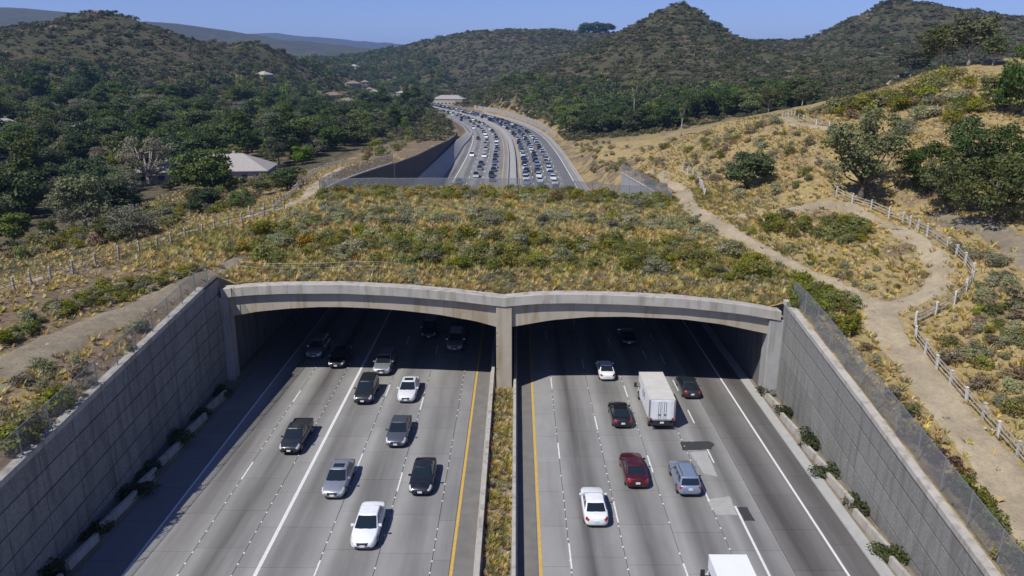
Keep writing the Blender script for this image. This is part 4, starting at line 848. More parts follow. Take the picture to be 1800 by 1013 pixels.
scatter('dry_grass', 'golden dry grass tufts over the banks and the overpass top', pts, tufts); print('tufts', len(pts))
def rock_mesh(seed, s=.5):
    rs = np.random.RandomState(seed); bm = bmesh.new(); bmesh.ops.create_icosphere(bm, subdivisions=1, radius=s)
    for v in bm.verts: v.co = v.co*rs.uniform(.65, 1.2); v.co.z *= .6
    me = bpy.data.meshes.new('stone'); bm.to_mesh(me); bm.free(); me.materials.append(M['rock']); return me
rocks = [rock_mesh(300+k, .16) for k in range(4)]
X = rsg.uniform(-60, 95, 5000); Y = rsg.uniform(30, 190, 5000); cor = (X > XL-.5) & (X < XR+1.0) & ((Y < yf(X)+.9) | (Y > 123+FB*X)); X, Y = X[~cor], Y[~cor]
scatter('stones', 'small pale stones littering the slopes and track edges', [(x, y, gz(x, y), rsg.uniform(.4, 1.5), rsg.uniform(0, 6)) for x, y in zip(X, Y)], rocks)
big = [tuft_mesh(230+k, m, 22, h_, .34) for k, (m, h_) in enumerate((('gold', .6), ('gold', .45), ('gold', .5), ('straw', .5), ('gold', .65), ('sage', .5), ('sage', .4)))]
grn = [tuft_mesh(250+k, m, 22, h_, .34) for k, (m, h_) in enumerate((('brush', .6), ('straw', .6), ('brush', .5), ('straw', .5), ('gold', .5), ('brush', .7)))]
X = rsg.uniform(-47, 35, 36000); T = rsg.uniform(.9, 53.5, 36000); Y = yf(X)+T; edge = sstep(-47, -34, X)*(1-sstep(26, 35, X))
bandv = T+1.6*fbm(X, Y, 16.); strip = ((bandv > 19) & (bandv < 22.3)) | ((bandv > 33) & (bandv < 35))
dn = np.clip(.66+.6*fbm(X, Y*1.8, 7.)-.5*strip, .05, 1)*edge
kp = (rsg.uniform(0, 1, len(X)) < dn) & (path_dist(X, Y) > .1); X, Y, bandv = X[kp], Y[kp], bandv[kp]
gsel = (((bandv > 6) & (bandv < 19)) | (bandv > 43)) & (rsg.uniform(0, 1, len(X)) < .7)
for nm_, lb_, sel, pr_ in (('tall_dry_grass', 'tall golden and pale grass in bands on the overpass top', ~gsel, big), ('tall_green_grass', 'tall yellow-green growth in bands on the overpass top', gsel, grn)):
    scatter(nm_, lb_, [(x, y, gz(x, y), rsg.uniform(.55, 1.4), rsg.uniform(0, 6.28)) for x, y in zip(X[sel], Y[sel])], pr_)
weeds = [tuft_mesh(220, 'gold', 18, .55, .3), tuft_mesh(221, 'brush', 18, .5, .3), tuft_mesh(222, 'dry', 18, .45, .3), tuft_mesh(223, 'gold', 16, .4, .3), rock_mesh(310, .2)]
wp = []
for _ in range(1500):
    y = rsg.uniform(26, 71); x = rsg.uniform(-2.1, -.4)
    if fbm(np.array([x*3]), np.array([y]), 5.)[0] > -.45: wp.append((x, y, .27, rsg.uniform(.5, 1.2), rsg.uniform(0, 6.28)))
scatter('median_weeds', 'dry golden weeds and rubble filling the narrow median', wp, weeds)
# ------------------------------------------------------------------ single shrubs
BM = {}
for kd, mat in (('sage', 'sage'), ('brush', 'brush'), ('yellow', 'yellow'), ('dry', 'dry'), ('rust', 'rust'), ('planter', 'planter'), ('ash', 'grey')):
    BM[kd] = [bush_mesh(kd+'_shrub', mat, 400+len(BM)*10+k, 1.15, .95, 7, .24, .44, 820, .085, .42, .7) for k in range(3)]
SHR = []
def shrub(kd, x, y, s, label, group=None, name=None, sz=None, z=None): SHR.append((kd, x, y, s, label, group, name, sz, z))
def shrub_now(kd, x, y, s, label, group=None, name=None, sz=None, z=None):
    o = link(name or {'sage': 'sage_shrub', 'brush': 'green_shrub', 'yellow': 'flowering_shrub', 'dry': 'dry_shrub', 'rust': 'rust_shrub', 'planter': 'planter_shrub', 'ash': 'grey_shrub'}[kd], R.choice(BM[kd]), None, (x, y, gz(x, y)-.03 if z is None else z), R.uniform(0, 6.28))
    o.scale = (s, s, (sz or s)*R.uniform(.85, 1.1)*(.62 if kd == 'planter' else 1)); return tag(o, label, 'shrub', group)
def shrub_px(kd, px, py, s, label, group=None, **kw):
    p = ground_px(px, py); return shrub(kd, p.x, p.y, s, label, group, **kw) if p is not None else None
rss = np.random.RandomState(21)
KL = {'sage': 'grey-green sage shrub', 'brush': 'dense green shrub', 'yellow': 'yellow flowering shrub', 'dry': 'dry brown shrub', 'ash': 'ashy grey shrub', 'rust': 'rusty brown shrub'}
cnt = {}
def dnear(pts, x, y, r): return all((x-a)**2+(y-b)**2 > r*r for a, b in pts)
done = []
tries = 0
while len(done) < 760 and tries < 26000:                              # planted top of the overpass, in bands from the parapet back
    tries += 1; x = rss.uniform(-31, 25.5); t_ = rss.uniform(1.4, 53); y = yf(x)+t_
    if path_dist(np.array([x]), np.array([y]))[0] < .5: continue
    cl = float(fbm(np.array([x]), np.array([y*1.6]), 9.)[0]); lf = (x+31)/56
    if 19 < t_+1.6*float(fbm(np.array([x]), np.array([y]), 16.)[0]) < 22.3: continue
    if t_ < 6.5: pk = [('sage', .25), ('ash', .35), ('brush', .15), ('dry', .15)]; s = rss.uniform(.5, .95)
    elif t_ < 19: pk = [('brush', .95 if lf > .22 else .45), ('sage', .18), ('yellow', .06)]; s = rss.uniform(.9, 1.9)
    elif t_ < 23.5: pk = [('sage', .16), ('brush', .08)]; s = rss.uniform(.7, 1.2); cl -= .15
    elif t_ < 32: pk = [('sage', .8), ('brush', .18), ('ash', .1)]; s = rss.uniform(.8, 1.7)
    elif t_ < 40: pk = [('sage', .25), ('brush', .10), ('dry', .15)]; s = rss.uniform(.7, 1.4); cl -= .1
    else: pk = [('brush', .55), ('sage', .4), ('yellow', .28 if x < 8 else .1)]; s = rss.uniform(.8, 1.7)
    tot = sum(q for _, q in pk)
    if rss.uniform() > min(1, tot)*np.clip(.6+1.3*cl, 0, 1): continue
    u = rss.uniform(0, tot); kd = pk[-1][0]
    for k_, q in pk:
        if u < q: kd = k_; break
        u -= q
    if not dnear(done, x, y, .36*s): continue
    done.append((x, y)); 
    zb_ = ('right behind the parapet' if t_ < 6.5 else 'in the dense front band' if t_ < 19 else 'on the bare middle terrace' if t_ < 23.5 else 'in the middle sage band' if t_ < 32 else 'on the golden rear terrace' if t_ < 40 else 'near the far fence')
    zb_ += ', left part of' if x < -14 else ', middle of' if x < 9 else ', right part of'; shrub(kd, x, y, s, KL[kd]+' '+zb_+' the overpass', KL[kd]+'s '+zb_+' the overpass')
print('overpass shrubs', len(done))
def clump(poly, n, kd, smin, smax, label, group):
    k = 0; xs_ = [p[0] for p in poly]; ys_ = [p[1] for p in poly]; tr_ = 0; loc = []
    while k < n and tr_ < n*40:
        tr_ += 1; a, b = rss.uniform(min(xs_), max(xs_)), rss.uniform(min(ys_), max(ys_))
        if not in_poly(np.array([a]), np.array([b]), poly)[0]: continue
        p = ground_px(a, b); s = rss.uniform(smin, smax)
        if p is None or math.hypot(p.x-37.5, p.y-116) < 7 or not dnear(loc, p.x, p.y, .5*s) or path_dist(np.array([p.x]), np.array([p.y]))[0] < .35*s: continue
        loc.append((p.x, p.y)); kk = kd if isinstance(kd, str) else kd[rss.randint(len(kd))]
        shrub(kk, p.x, p.y, s, label if isinstance(kd, str) else KL[kk]+' '+label, group if isinstance(kd, str) else KL[kk]+'s '+group); k += 1
clump([(1345,392),(1380,362),(1440,380),(1520,400),(1530,425),(1480,432),(1420,415),(1350,420)], 34, 'brush', 1.1, 1.9, 'dense green shrub in the thicket inside the looping path', 'shrubs of the loop thicket')
clump([(1300,470),(1330,462),(1350,490),(1290,492)], 8, 'brush', 1.2, 1.9, 'green shrub in the small clump beside the tan path', 'shrubs beside the tan path')
clump([(1390,520),(1420,495),(1470,505),(1510,535),(1495,552),(1430,556),(1405,545)], 26, 'brush', 1.1, 1.8, 'green shrub in the big thicket behind the right parapet end', 'shrubs of the parapet thicket')
shrub_px('brush', 1487, 583, 1.9, 'round green shrub alone beside the right junction'); shrub_px('brush', 1463, 568, 1.1, 'small green shrub just above the round one at the junction')
for px, py, s, kd in ((1570,700,1.2,'ash'),(1540,640,.9,'sage'),(1525,615,.8,'dry'),(1600,735,1.2,'brush'),(1630,785,1.1,'rust'),(1660,815,1.4,'rust'),(1640,800,1.0,'brush'),(1700,870,1.6,'brush'),(1720,900,1.3,'brush'),(1685,850,1.2,'rust'),(1740,925,1.5,'brush'),(1775,985,1.4,'brush'),(1745,945,1.0,'rust'),(1615,760,.9,'dry'),(1795,1000,1.3,'brush')):
    shrub_px(kd, px, py, s, KL[kd]+' between the right wall fence and the dirt track', KL[kd]+'s behind the right wall')
clump([(1620,590),(1700,560),(1800,480),(1800,760),(1760,720),(1660,640)], 46, ['sage', 'sage', 'brush', 'dry'], .6, 1.3, 'on the slope right of the rail fence', 'right of the rail fence')
clump([(1640,430),(1800,450),(1800,560),(1720,540),(1720,470)], 22, ['ash', 'sage', 'sage'], .8, 1.6, 'beside the far right track', 'beside the far right track')
clump([(1400,360),(1470,385),(1560,440),(1590,520),(1480,500),(1380,445),(1300,420),(1320,395)], 26, ['sage', 'dry', 'brush'], .5, 1.0, 'on the bare ground inside the path loop', 'inside the path loop')
clump([(1020,262),(1200,245),(1380,212),(1470,240),(1450,330),(1300,350),(1200,318),(1120,290)], 78, ['sage', 'brush', 'dry', 'dry', 'sage'], .8, 1.9, 'on the golden hillside right of the freeway', 'on the golden hillside')
clump([(1010,256),(1090,250),(1110,300),(1085,318),(1030,300)], 46, ['sage', 'dry', 'dry', 'brush'], .9, 2.0, 'on the cut bank just right of the freeway', 'on the right cut bank')
clump([(1380,205),(1480,190),(1600,160),(1700,150),(1740,200),(1600,240),(1500,235)], 40, ['brush', 'brush', 'sage', 'dry'], 1.6, 3.2, 'on the upper slope below the right skyline', 'on the upper right slope')
clump([(1460,200),(1560,172),(1640,140),(1690,130),(1700,160),(1560,200)], 22, 'brush', 2.4, 3.6, 'dark green scrub bush in the row across the upper right slope', 'scrub row on the upper right slope')
clump([(1810,420),(2250,300),(2250,900),(1900,840),(1815,700)], 60, ['sage', 'brush', 'dry'], .8, 1.7, 'on the slope past the right frame edge', 'past the right frame edge')
clump([(1100,298),(1130,300),(1180,335),(1172,345)], 14, 'yellow', .8, 1.3, 'orange-yellow flowering shrub beside the far right wing wall', 'yellow shrubs by the wing wall')
clump([(640,285),(760,245),(800,225),(740,215),(640,262)], 50, ['brush', 'sage', 'brush', 'dry'], 1.6, 3.2, 'on the bank above the far dark wall', 'above the far dark wall')
clump([(0,592),(160,515),(300,486),(380,470),(390,485),(300,510),(160,540),(0,612)], 56, ['brush', 'sage', 'brush'], .7, 1.35, 'in the strip above the left track', 'in the strip above the left track')
clump([(380,455),(420,425),(520,385),(560,392),(480,450),(420,472)], 34, ['sage', 'brush', 'sage'], .7, 1.5, 'at the left shoulder of the overpass', 'at the left shoulder of the overpass')
clump([(0,650),(120,640),(260,590),(340,540),(250,630),(150,720),(0,820)], 24, ['dry', 'sage', 'ash'], .6, 1.2, 'on the brown bank above the left wall', 'above the left wall')
shrub_px('brush', 98, 722, 1.9, 'bright yellow-green shrub by the fence on the left wall'); shrub_px('brush', 40, 770, 2.2, 'large dark green shrub behind the left wall fence'); shrub_px('brush', 8, 795, 1.9, 'green shrub at the left frame edge behind the fence')
shrub_px('sage', 238, 586, 1.4, 'pale sage shrub alone on the left bank near the fence'); shrub_px('sage', 70, 655, 1.2, 'small sage shrub on the left bank below the track')
clump([(0,470),(130,440),(250,420),(330,395),(440,360),(420,345),(250,380),(0,440)], 60, ['brush', 'ash', 'brush', 'dry'], 1.4, 2.8, 'in the scrub just behind the left fence', 'behind the left fence')
clump([(180,400),(330,340),(470,318),(540,300),(560,310),(470,352),(330,392)], 40, ['brush', 'ash', 'dry'], 1.2, 2.6, 'on the open ground by the large pale roof', 'by the large pale roof')
# ------------------------------------------------------------------ planters along the walls
def planter(side, xw, bush_px_rows, labs):
    seg = []
    for i, (px, py) in enumerate(bush_px_rows):
        p = at(px, py, z=.3); y = p[1]; seg.append(y)
        shrub('planter', xw+side*.62+R.uniform(-.1, .1), y+R.uniform(-.3, .3), R.uniform(1.5, 2.2), labs[1], labs[2], z=.12)
    for i in range(len(seg)):
        y1 = seg[i]-.55; y0 = (seg[i+1]+.5) if i+1 < len(seg) else y1-4.6
        t = tag(MB().hexa([(-.17, -(y1-y0)/2, -.1), (.17, -(y1-y0)/2, -.1), (.17, (y1-y0)/2, -.1), (-.17, (y1-y0)/2, -.1), (-.13, -(y1-y0)/2, .8), (.13, -(y1-y0)/2, .8), (.13, (y1-y0)/2, .72), (-.13, (y1-y0)/2, .72)]).build('planter_wall', M['coping']), labs[0], 'planter', labs[3])
        t.location = (xw+side*.12, (y0+y1)/2, 0); t.rotation_euler = (0, 0, side*.06)
# low cover between the shrubs of the overpass
for _ in range(1500):
    x = rss.uniform(-31, 25.5); t_ = rss.uniform(1.0, 53); cl = float(fbm(np.array([x]), np.array([yf(x)+t_*1.3]), 6.)[0])
    if cl > -.1 and not (19 < t_ < 22.5): SHR.append((('sage', 'brush', 'sage', 'yellow')[rss.choice(4, p=[.45, .3, .2, .05])], x, yf(x)+t_, rss.uniform(.3, .6), None, None, None, None, None))
planter(1, 24.55, [(1338,690),(1368,728),(1408,777),(1452,833),(1503,895),(1566,978)], ('low pale slab of the stepped planter below the right wall', 'dark green shrub in the stepped planter below the right wall', 'right planter shrubs', 'right planter slabs'))
planter(-1, -28.75, [(400,688),(360,728),(318,774),(272,824),(236,864),(172,938),(104,1008)], ('low pale slab of the shaded planter below the left wall', 'dark shrub in the shaded planter below the left wall', 'left planter shrubs', 'left planter slabs'))
for a, b_, nm in ((24.2, XR+.02, 'right'), (XL-.02, -28.42, 'left')):
    tag(MB().box((a, 16, -.15), (b_, 104 if a > 0 else 104, .14)).build('planting_bed', M['dirt_grey']), 'gravelly earth bed at the foot of the %s wall' % nm, None, kind='structure')
MB().hexa([(23.4, 16, -.1), (24.2, 16, -.1), (24.2, 104, -.1), (23.4, 104, -.1), (23.44, 16, .05), (24.2, 16, .17), (24.2, 104, .17), (23.44, 104, .05)]).build('kerb', M['pale_patch'])['kind'] = 'structure'

LOW = []; byk = {}
for r_ in SHR: byk.setdefault(r_[0], []).append(r_)
for kd, lst in byk.items():
    lst.sort(key=lambda q: -q[3]/(math.hypot(q[1], q[2])+1)*(1 if q[4] else 1e-3)); n_ = 0
    for q_ in lst:
        if q_[4] and n_ < 285: shrub_now(*q_); n_ += 1
        else: LOW.append((kd, q_[1], q_[2], gz(q_[1], q_[2])-.03, q_[3], R.uniform(0, 6.28)))
for kd in byk:
    pk = [q[1:] for q in LOW if q[0] == kd]
    if pk: scatter('low_scrub', 'low %s cover between the larger shrubs' % KL.get(kd, 'green').replace(' shrub', ''), pk, BM[kd])
# ------------------------------------------------------------------ vehicles
SPEC = {
 'sedan': dict(L=4.9, st=[(-2.45,.40,.66,.40),(-2.42,.60,.80,.34),(-2.36,.74,.92,.28),(-2.24,.83,.98,.24),(-2.0,.885,1.0,.21),(-1.4,.915,1.01,.2),(-.5,.92,.98,.2),(.4,.92,.95,.2),(1.0,.915,.96,.2),(1.45,.905,.92,.2),(1.85,.88,.85,.2),(2.12,.835,.78,.22),(2.3,.76,.71,.24),(2.40,.63,.64,.27),(2.45,.42,.57,.32)],
      cab=(-1.85,1.2,-.95,.12,.86,.66,.95,1.45), wb=(-1.42,1.45), sw=2),
 'coupe': dict(L=4.7, st=[(-2.35,.40,.64,.40),(-2.32,.60,.78,.34),(-2.26,.74,.90,.28),(-2.12,.83,.95,.24),(-1.9,.885,.97,.21),(-1.3,.915,.98,.2),(-.5,.92,.95,.2),(.4,.92,.93,.2),(1.0,.915,.93,.2),(1.45,.905,.88,.2),(1.8,.88,.81,.2),(2.05,.835,.74,.22),(2.2,.76,.68,.24),(2.30,.63,.61,.27),(2.35,.42,.55,.32)],
      cab=(-1.9,1.1,-.9,.02,.85,.62,.91,1.36), wb=(-1.38,1.42), sw=1),
 'suv': dict(L=4.8, st=[(-2.40,.55,.85,.46),(-2.37,.72,.98,.40),(-2.30,.83,1.06,.34),(-2.15,.89,1.09,.30),(-1.9,.915,1.09,.28),(-1.3,.93,1.09,.27),(-.5,.935,1.07,.27),(.4,.935,1.05,.27),(1.0,.93,1.06,.27),(1.5,.915,1.02,.27),(1.9,.89,.96,.28),(2.15,.85,.90,.29),(2.28,.79,.84,.31),(2.36,.67,.77,.34),(2.40,.48,.70,.38)],
      cab=(-2.28,1.12,-2.0,.2,.88,.70,1.04,1.70), wb=(-1.38,1.42), sw=3),
 'pickup': dict(L=5.5, st=[(-2.75,.70,.98,.5),(-2.73,.82,1.04,.46),(-2.68,.89,1.07,.42),(-2.5,.92,1.08,.38),(-2.2,.935,1.08,.35),(-1.5,.945,1.08,.33),(-.6,.95,1.08,.33),(.4,.95,1.07,.33),(1.2,.945,1.09,.33),(1.75,.935,1.06,.33),(2.2,.91,1.01,.34),(2.46,.88,.95,.35),(2.62,.82,.89,.37),(2.71,.70,.82,.40),(2.75,.52,.76,.44)],
      cab=(-.85,1.5,-.62,.55,.89,.70,1.06,1.76), wb=(-1.75,1.75), sw=2)}
VM = {}
def car_meshes(kind):
    if kind in VM: return VM[kind]
    S = SPEC[kind]; d = {}; v = []; ng = 14
    for y, hw, zt, zb in S['st']:
        half = [(0, zb), (.72*hw, zb), (.95*hw, zb+.07), (hw, zb+.28*(zt-zb)+.04), (hw*.995, zb+.66*(zt-zb)), (hw*.955, zt-.05), (hw*.84, zt-.008), (0, zt+.018)]
        v += [(x, y, z) for x, z in half] + [(-x, y, z) for x, z in reversed(half[1:-1])]
    n = len(S['st']); f = [(i*ng+(k+1) % ng, i*ng+k, (i+1)*ng+k, (i+1)*ng+(k+1) % ng) for i in range(n-1) for k in range(ng)] + [tuple(range(ng)), tuple(reversed(range((n-1)*ng, n*ng)))]
    d['body'] = mesh_of('body', v, f, (P['white'],), smooth=True); BV = v
    def skin(i0, i1, ks_, nm, m, k_=1.014):
        vv = []; ff = []; nk = len(ks_)
        for i in range(i0, i1+1):
            zc = (S['st'][i][2]+S['st'][i][3])/2
            for k in ks_: x, y, z = BV[i*ng+k]; vv.append((x*k_, y*1.003, zc+(z-zc)*(k_+.012)))
        for i in range(i1-i0):
            for j in range(nk-1): ff.append((i*nk+j, i*nk+j+1, (i+1)*nk+j+1, (i+1)*nk+j))
        return mesh_of(nm, vv, ff, (m,), smooth=True)
    nS = n-1; hl = 4 if kind not in ('suv', 'pickup') else 4
    d['headlight'] = [skin(nS-4, nS-1, (4, 5, 6), 'headlight', M['lamp_white']), skin(nS-4, nS-1, (8, 9, 10), 'headlight', M['lamp_white'])]
    d['taillight'] = [skin(1, 3, (4, 5, 6), 'taillight', M['lamp_red']), skin(1, 3, (8, 9, 10), 'taillight', M['lamp_red'])]
    a0, a1, b0, b1, wb_, wt_, zb, zt = S['cab']; e = .94
    q = [(-wb_*e, a0, zb-.1), (wb_*e, a0, zb-.1), (wb_*e, a1, zb-.1), (-wb_*e, a1, zb-.1)]
    ks = [(0, 0), (.25, .32), (.55, .63), (.85, .9), (1.0, 1.0)]; rows = []
    for h_, w_ in [(0, 0), (.8, .8), (1, 1)]:
        z = zb-.1+(zt-zb+.1)*h_; yb = a0+(b0-a0)*w_; yt_ = a1+(b1-a1)*w_; hw = wb_+(wt_-wb_)*w_
        bow = .12*(1-w_*.6)
        rows.append([(x*hw, yy+(bow*(1 if yy > (yb+yt_)/2+.01 else -.6 if yy < (yb+yt_)/2-.01 else 0) if abs(x) < .5 else 0), z+(.035 if h_ == 1 and abs(x) < .5 else 0)) for yy in (yb, (yb+yt_)/2, yt_) for x in (-1, -.4, .4, 1)])
    v = rows[0]+rows[1]+rows[2]; f = []
    for lv in (0, 12):
        o_ = [0, 1, 2, 3, 7, 11, 10, 9, 8, 4]
        for k in range(10): a, b = o_[k], o_[(k+1) % 10]; f.append((lv+a, lv+b, lv+12+b, lv+12+a))
    f += [(24+j*4+i, 24+j*4+i+1, 24+(j+1)*4+i+1, 24+(j+1)*4+i) for j in range(2) for i in range(3)]
    d['cabin'] = mesh_of('cabin', v, f, (P['white'],))
    def pane(A, B, C, D_, u0, u1, w0, w1, m, nm, off=.014):
        A, B, C, D_ = map(Vector, (A, B, C, D_)); nn = (B-A).cross(D_-A).normalized()
        def pt(u, w_): return (A*(1-u)+B*u)*(1-w_)+(D_*(1-u)+C*u)*w_
        o4 = [pt(u0, w0), pt(u1, w0), pt(u1, w1), pt(u0, w1)]
        return MB().add([p-nn*.02 for p in o4]+[p+nn*off for p in o4], [(4, 5, 6, 7), (0, 1, 5, 4), (1, 2, 6, 5), (2, 3, 7, 6), (3, 0, 4, 7)]).mesh(nm, (m,))
    def bowed(yb_, yt_, sg, w0, w1, e_, nm):
        vv = []
        for w_ in (w0, w1):
            hw_ = (wb_+(wt_-wb_)*w_)*e_; y_ = yb_+(yt_-yb_)*w_; bw = .12*(1-w_*.6)*(1 if sg > 0 else .6); z_ = zb-.1+(zt-zb+.1)*w_
            for x_ in (-1, -.7, -.4, 0, .4, .7, 1): vv.append((x_*hw_, y_+sg*(bw*min(1, (1-abs(x_))/.6)+.02), z_+.014))
        ff = [(j, j+1, j+8, j+7) for j in range(6)]
        return mesh_of(nm, vv, [tuple(reversed(q_)) for q_ in ff] if sg > 0 else ff, (M['glass'],), smooth=True)
    zl = zb-.1; w80 = .8*.8; zm = zb-.1+(zt-zb+.1)
    FB_, FT = [(wb_, a1, zl), (-wb_, a1, zl)], [(wt_, b1, zt), (-wt_, b1, zt)]
    d['windshield'] = bowed(a1, b1, 1, .14, .92, .92, 'windshield')
    d['rear_window'] = bowed(a0, b0, -1, .24 if kind != 'pickup' else .3, .88, .88, 'rear_window')
    d['side_window'] = []
    for sd in (1, -1):
        for k in range(S['sw']):
            g = .035; u0 = .10+.82*k/S['sw']+g*(k > 0); u1 = .10+.82*(k+1)/S['sw']-g*(k < S['sw']-1)
            if sd > 0: d['side_window'].append(pane((wb_, a0, zl), (wb_, a1, zl), (wt_, b1, zt), (wt_, b0, zt), u0, u1, .30, .82, M['glass'], 'side_window'))
            else: d['side_window'].append(pane((-wb_, a1, zl), (-wb_, a0, zl), (-wt_, b0, zt), (-wt_, b1, zt), 1-u1, 1-u0, .30, .82, M['glass'], 'side_window'))
    r = .34 if kind in ('sedan', 'coupe') else .38; hw = S['st'][4][1]
    d['tyre'] = MB().tube([(-.11, 0, 0), (-.09, 0, 0), (.09, 0, 0), (.11, 0, 0)], [r*.9, r, r, r*.9], 18).mesh('tyre', (M['tyre'],))
    d['rim'] = MB().tube([(-.118, 0, 0), (-.1, 0, 0), (.1, 0, 0), (.118, 0, 0)], [r*.5, r*.66, r*.66, r*.5], 12).mesh('rim', (M['rim'],))
    d['arch'] = MB().tube([(-.02, 0, 0), (.02, 0, 0)], [r*1.16, r*1.16], 18).mesh('wheel_arch', (M['trim'],))
    Lh = S['L']/2; zf = S['st'][-2][2]; zr = S['st'][1][2]
    d['grille'] = MB().box((-.36, -.1, -.08), (.36, .03, .08)).mesh('grille', (M['trim'],)); d['chrome'] = MB().box((-.40, -.08, .084), (.40, .02, .115)).mesh('grille_bar', (M['chrome'],))
    d['intake'] = MB().box((-.5, -.1, -.05), (.5, .03, .05)).mesh('lower_intake', (M['trim'],)); d['plate'] = MB().box((-.17, -.015, -.08), (.17, .015, .08)).mesh('license_plate', (M['plate'],))
    d['mirror'] = MB().hexa([(-.11, -.05, -.07), (.1, -.05, -.05), (.1, .07, -.05), (-.11, .1, -.07), (-.1, -.05, .07), (.1, -.05, .06), (.1, .05, .06), (-.1, .07, .07)]).mesh('mirror', (P['white'],))
    d['sunroof'] = MB().box((-.42, -.28, -.02), (.42, .28, .012)).mesh('sunroof', (M['glass'],)); VM[kind] = d; return d
def recolor(o, m): o.material_slots[0].link = 'OBJECT'; o.material_slots[0].material = m
def car(kind, x, y, rz, col, label, group=None, sunroof=False, rack=False, name=None, s=1.0):
    S = SPEC[kind]; d = car_meshes(kind); t = thing(name or {'sedan': 'sedan', 'coupe': 'coupe', 'suv': 'sport_utility_car', 'pickup': 'pickup_truck'}[kind], label, 'car' if kind != 'pickup' else 'pickup', (x, y, .0), rz, group); t.scale = (s, s, s)
    Lh = S['L']/2; hw = S['st'][4][1]; st = S['st']
    b = link('body', d['body'], t); recolor(b, P[col])
    c = link('cabin', d['cabin'], t); recolor(c, P[col]); bv = c.modifiers.new('bevel', 'BEVEL'); bv.width = .07; bv.segments = 3; bv.limit_method = 'ANGLE'
    for nm in ('windshield', 'rear_window'): link(nm, d[nm], t)
    for w_ in d['side_window']: link('side_window', w_, t)
    r = .34 if kind in ('sedan', 'coupe') else .38
    for yy in S['wb']:
        for sx in (-1, 1):
            wh = link('wheel', None, t, (sx*(hw-.09), yy, r)); wh = wh if False else wh
            ty = link('tyre', d['tyre'], wh); link('rim', d['rim'], wh); link('wheel_arch', d['arch'], t, (sx*(hw-.012), yy, r+.02))
    for sx in (-1, 1):
        link('headlight', d['headlight'][0 if sx > 0 else 1], t); link('taillight', d['taillight'][0 if sx > 0 else 1], t)
        m_ = link('mirror', d['mirror'], t, (sx*(hw+.07), S['cab'][1]-.45, S['cab'][6]+.06)); recolor(m_, P[col]); m_.scale = (-sx, 1, 1)
    link('grille', d['grille'], t, (0, Lh-.02, st[-2][2]-.08)); link('grille_bar', d['chrome'], t, (0, Lh-.03, st[-2][2]-.09)); link('lower_intake', d['intake'], t, (0, Lh-.03, st[-1][3]+.06))
    link('license_plate', d['plate'], t, (0, Lh+.012, st[-1][3]+.14)); link('license_plate', d['plate'], t, (0, -Lh-.006, st[0][2]-.02))
    if sunroof: link('sunroof', d['sunroof'], t, (0, (S['cab'][2]+S['cab'][3])/2+.12, S['cab'][7]+.035))
    if rack:
        for sx in (-1, 1): MB().tube([(sx*.56, S['cab'][2]+.15, S['cab'][7]+.05), (sx*.56, S['cab'][3]-.1, S['cab'][7]+.05)], [.025, .025], 6).build('roof_rail', M['trim'], t)
    if kind == 'pickup':
        MB().box((-.74, -2.62, 1.04), (.74, -.86, 1.112)).build('dark_bed_panel', M['trim'], t)  # black panel stands in for the shaded hollow of the open bed
        for sx in (-1, 1): MB().box((sx*.84-.07, -2.66, 1.05), (sx*.84+.07, -.84, 1.17)).build('bed_rail', P[col], t)
        MB().box((-.8, -2.72, 1.02), (.8, -2.63, 1.17)).build('tailgate', P[col], t)
    return t
def car_px(kind, px, py, away, col, label, **kw):
    p = at(px, py, z=0); Lh = SPEC[kind]['L']/2*kw.get('s', 1); return car(kind, p[0], p[1]+Lh, 0 if away else math.pi, col, label, **kw)
car_px('sedan', 637, 971, False, 'white', 'white sedan nearest the camera on the oncoming left roadway')
car_px('sedan', 584, 881, False, 'silver', 'silver sedan with dark sunroof on the left roadway', sunroof=True)
car_px('coupe', 738, 875, False, 'black', 'glossy black coupe right of the silver sunroof sedan')
car_px('sedan', 695, 790, False, 'grey', 'dark blue-grey sedan in the middle of the left roadway')
car_px('pickup', 508, 803, False, 'charcoal', 'black crew-cab pickup left of the solid white line', s=.94)
car_px('sedan', 713, 711, False, 'pearl', 'white sedan with dark sunroof just out of the left tunnel', sunroof=True)
car_px('suv', 637, 714, False, 'charcoal', 'dark sport utility car just out of the left tunnel shadow')
car_px('suv', 670, 663, False, 'silver', 'silver car half in the shade at the left tunnel mouth')
car_px('suv', 551, 634, False, 'silver', 'silver car deep in shade at the left edge of the tunnel')
car_px('sedan', 590, 650, False, 'black', 'black car in the shade beside the silver one in the left tunnel')
car_px('suv', 753, 599, False, 'charcoal', 'dark tall car far inside the left tunnel')
car_px('suv', 799, 621, False, 'silver', 'silver tall car inside the left tunnel near the centre pier')
car_px('sedan', 812, 566, False, 'silver', 'pale car half hidden by the left arch beam')
car_px('sedan', 1068, 672, True, 'white', 'white compact sedan entering the right tunnel shadow', s=.92)
car_px('sedan', 1217, 704, True, 'charcoal', 'dark grey sedan right of the white box truck', s=.96)
car_px('coupe', 1095, 756, True, 'black', 'black car just behind and left of the white box truck')
car_px('sedan', 1121, 863, True, 'maroon', 'dark red sedan on the right roadway')
car_px('suv', 1213, 877, True, 'skyblue', 'light silver-blue estate car right of the dark red sedan', rack=True, s=.95)
car_px('sedan', 1049, 931, True, 'white', 'white sedan nearest the camera on the right roadway', s=.96)
car_px('sedan', 1106, 612, True, 'black', 'dark car barely visible deep in the right tunnel')
M['truck_white'] = simple('truck_white', (0.70, 0.71, 0.72), 0.5, scale=.8, var=.05, stain=(0.5, 0.48, 0.43)); M['truck_roof'] = simple('dusty_truck_roof', (0.50, 0.485, 0.44), 0.7, scale=1.0, var=.12); M['mark'] = simple('faded_print', (0.16, 0.17, 0.22), .6)
M['truck_roof2'] = simple('clean_truck_roof', (0.72, 0.73, 0.75), 0.5, scale=.8, var=.04)
